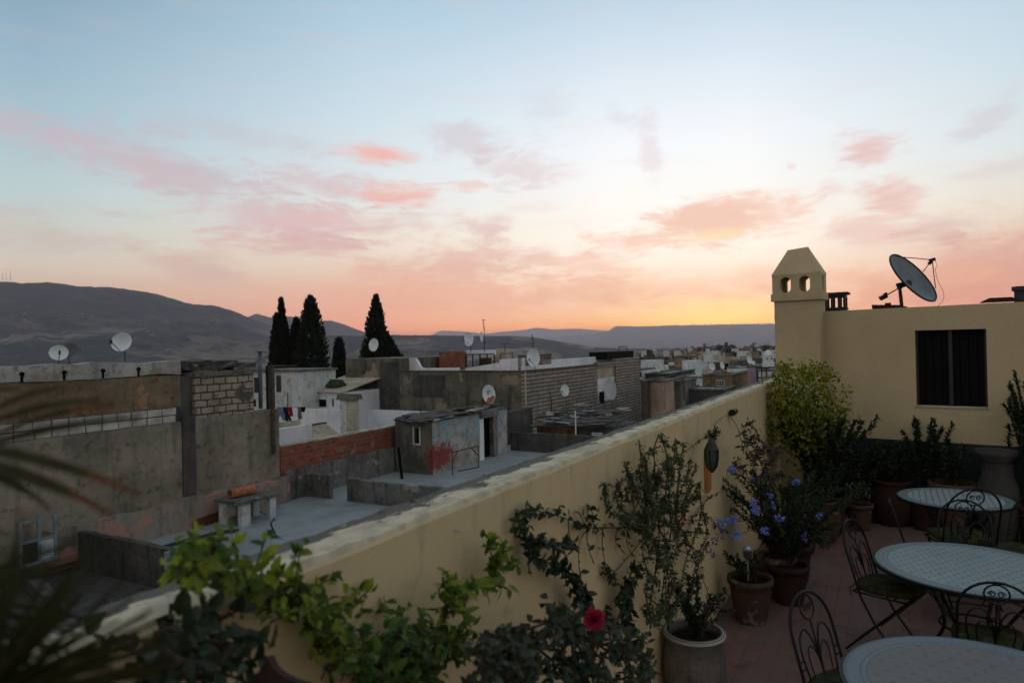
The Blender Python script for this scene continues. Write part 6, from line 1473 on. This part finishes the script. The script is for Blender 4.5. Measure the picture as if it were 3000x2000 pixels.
b = MB(); b.tube([(0, 0, sz * .93), (0, 0, sz * 1.12)], .005, 5); b.build('hook', M['iron'], t)
p = at_v(2081, 1440, 1.285); q = at_v(2081, 1312, 1.285); hq = q.z - p.z
b = MB(); b.prism([(-.055, 0), (.05, .012), (.05, hq * .95), (.0, hq), (-.055, hq * .9)], 0, .03, 'xz'); M['orange'] = plain('orange clay plaque', (.42, .17, .05), .8, .2)
tag(b.build('clay_plaque', M['orange'], loc=p, rz=UA), 'orange clay plaque fixed to the wall behind the lantern', 'plaque')
random.seed(72); bl, bs = MB(), MB(); P = at_v(2085, 1285, 1.2); t = thing('vine_tuft', 'small pale leafy tuft sprouting above the lantern', 'climber', P); sprays(bl, bs, (0, 0, -.04), 9, .07, .12, .03, .014, 6, .003); bs.build('stem', M['bark'], t); bl.build('foliage', M['green'], t)
P = at_v(2150, 1210, 1.28); t = thing('floodlight', 'small dark cylindrical spotlight near the top of the parapet', 'spotlight', P + Vector((0, 0, .012)), UA)
b = MB(); r_ = .028; ln_ = .085
bb = MB(); bb.lathe([(r_ * .9, -ln_), (r_ * 1.1, -ln_), (r_ * 1.1, -ln_ * .8), (r_, -ln_ * .75), (r_, ln_ * .5), (r_ * .5, ln_ * .6), (r_ * .5, ln_ * .8), (r_ * .85, ln_ * .85), (r_ * .85, ln_)], 14)
mr_ = Matrix.Rotation(R(90), 4, 'Y'); bb.v = [tuple(mr_ @ Vector(v)) for v in bb.v]; bb.build('housing', M['iron'], t, True)
b = MB(); b.tube([(0, .02, -.02), (0, .04, -.01)], .01, 5); b.build('bracket', M['iron'], t)
b = MB(); b.tube([at_v(x, y, 1.285) for x, y in ((2140, 1218), (2160, 1250), (2172, 1290), (2180, 1330))], .003, 4); b.tube([at_v(x, y, 1.285) for x, y in ((2128, 1215), (2100, 1235), (2088, 1262))], .003, 4)
tag(b.build('lamp_wire', M['iron']), 'thin black wire looping down from the spotlight', 'wire')
# rusty nail mark on wall
P = at_v(1332, 1553, 1.312); b = MB(); b.tube([(0, 0, 0), -VD * .03], .004, 6); tag(b.build('wall_nail', M['slab'], loc=P), 'single nail stuck in the bare ochre wall', 'nail')
P = at_y(2192, 1700, 5.62); t = thing('solar_lamp', 'small steel solar lamp on a stake in the terracotta pot', 'garden lamp', P); hq = at_y(2192, 1600, 5.62).z - P.z
M['steel'] = plain('brushed steel', (.42, .44, .46), .35, .5, .8)
b = MB(); b.tube([(0, 0, 0), (0, 0, hq * .68)], .008, 8); b.build('stake', M['steel'], t)
b = MB(); b.lathe([(.026, hq * .66), (.034, hq * .70), (.034, hq * .90)], 16); b.build('lamp_glass', M['lampglass'], t); b = MB(); b.lathe([(.040, hq * .90), (.040, hq * .95), (.02, hq * 1.02), (.004, hq * 1.03)], 16); b.build('cap', M['steel'], t)
# terracotta roof tile in the lower left foreground
P = at_y(800, 1990, 1.35)
b = MB(); n = 12
vs = []
tl = [at_y(785, 1922, 1.35), at_y(915, 2010, 1.28), at_y(860, 2120, 1.28), at_y(700, 2060, 1.38)]
cen_ = sum(tl, Vector()) / 4; nn_ = (tl[1] - tl[0]).cross(tl[3] - tl[0]).normalized()
if nn_.dot(CAMP - cen_) < 0: nn_ = -nn_
for d_ in (0, -.015):
    for i in range(n + 1):
        q = i / n; bow = math.sin(q * math.pi) * .022
        vs.append(tl[0].lerp(tl[1], q) + nn_ * (bow + d_) - cen_); vs.append(tl[3].lerp(tl[2], q) + nn_ * (bow + d_) - cen_)
k_ = 2 * (n + 1); fs = [(2 * i, 2 * i + 1, 2 * i + 3, 2 * i + 2) for i in range(n)] + [(k_ + 2 * i, k_ + 2 * i + 2, k_ + 2 * i + 3, k_ + 2 * i + 1) for i in range(n)]
fs += [(2 * i, 2 * i + 2, k_ + 2 * i + 2, k_ + 2 * i) for i in range(n)] + [(0, k_, k_ + 1, 1), (2 * n, 2 * n + 1, k_ + 2 * n + 1, k_ + 2 * n)]
b.add(vs, fs); tag(b.build('ridge_tile', M['terradark'], loc=cen_), 'dark terracotta ridge tile propped in the bottom left foreground', 'tile')

# ------------------------------------------------------------------ palm, left foreground
random.seed(80)
PB = Vector((-1.15, .95, 0)); t = thing('palm_plant', 'palm with long blurred leaflets crossing the left edge close to the camera', 'palm', PB)
b = MB(); b.tube([(0, 0, 0), (.02, .01, .7), (.06, .03, 1.35)], [.07, .06, .05], 9); b.build('trunk', M['bark'], t)
def blade(b, p0, p1, wd, tipb=None, sag=.02, n=9, cut=.62):
    d = (p1 - p0); sd = d.cross(CAMP - (p0 + p1) / 2).normalized()
    for i in range(n):
        q0, q1 = i / n, (i + 1) / n
        def W_(q): return wd * (.45 + .55 * min(1, q * 4)) * (1 - max(0, (q - .45) / .55) ** 1.4)
        c_ = [p0.lerp(p1, q) + Vector((0, 0, -sag * q * q)) for q in (q0, q1)]
        vs = [c_[0] + sd * W_(q0), c_[0] - sd * W_(q0), c_[1] - sd * W_(q1), c_[1] + sd * W_(q1), c_[0] + Vector((0, 0, -.003)), c_[1] + Vector((0, 0, -.003))]
        tgt = tipb if (tipb is not None and q0 > cut) else b
        tgt.add(vs, [(0, 4, 5, 3), (4, 1, 2, 5)])
FR = [  # (start px, end px, depth, half width m, orange tip)
    [((-60, 1250), (290, 1108), .62, .0034, 0), ((-80, 1315), (410, 1160), .62, .0042, 0), ((-60, 1225), (190, 1070), .64, .003, 0), ((-90, 1180), (60, 1080), .66, .003, 0), ((-60, 1290), (330, 1122), .66, .0028, 1)],
    [((-90, 1305), (412, 1384), .60, .0052, 1), ((-90, 1345), (335, 1446), .60, .0058, 1), ((-80, 1370), (150, 1430), .62, .004, 0)],
]
orgp = PB
for fi, fr in enumerate(FR):
    bf, bt = MB(), MB(); hub = at_y(-260, (1290, 1330)[fi], .62) - PB
    for (a_, c_, d_, w_, ot) in fr: blade(bf, at_y(a_[0], a_[1], d_) - PB, at_y(c_[0], c_[1], d_ + .05) - PB, w_, bt if ot else None)
    for (a_, c_, d_, w_, ot) in fr: bf.tube([hub, at_y(a_[0], a_[1], d_) - PB], .003, 4)
    bf.tube([Vector((.06, .03, 1.35)), hub], .006, 5); f_ = bf.build('frond', M['palm'], t)
    if bt.v: bt.build('leaflet_tip', M['palmtip'], f_)
bf = MB(); hub = at_y(-60, 2060, .62) - PB; bf.tube([Vector((.06, .03, 1.2)), hub], .008, 5)
for k in range(64):
    a = R(ru(3, 84)); ln_ = ru(380, 620) * (1.0 if a < .9 else 1.0); ex = -60 + math.cos(a) * ln_; ey = 2060 - math.sin(a) * ln_ * .98
    d_ = ru(.58, .72); blade(bf, hub + rvec() * .01, at_y(ex, ey, d_) - PB, ru(.0022, .0038), sag=0)
bf.build('frond', M['palm'], t)
bf = MB(); hub = at_y(-200, 1760, .7) - PB; bf.tube([Vector((.06, .03, 1.3)), hub], .008, 5)
for k in range(22):
    a = R(ru(-38, 28)); ln_ = ru(300, 480); ex = -200 + math.cos(a) * ln_; ey = 1760 - math.sin(a) * ln_
    blade(bf, hub + rvec() * .01, at_y(ex, ey, ru(.66, .8)) - PB, ru(.0022, .0036), sag=0)
bf.build('frond', M['palm'], t)
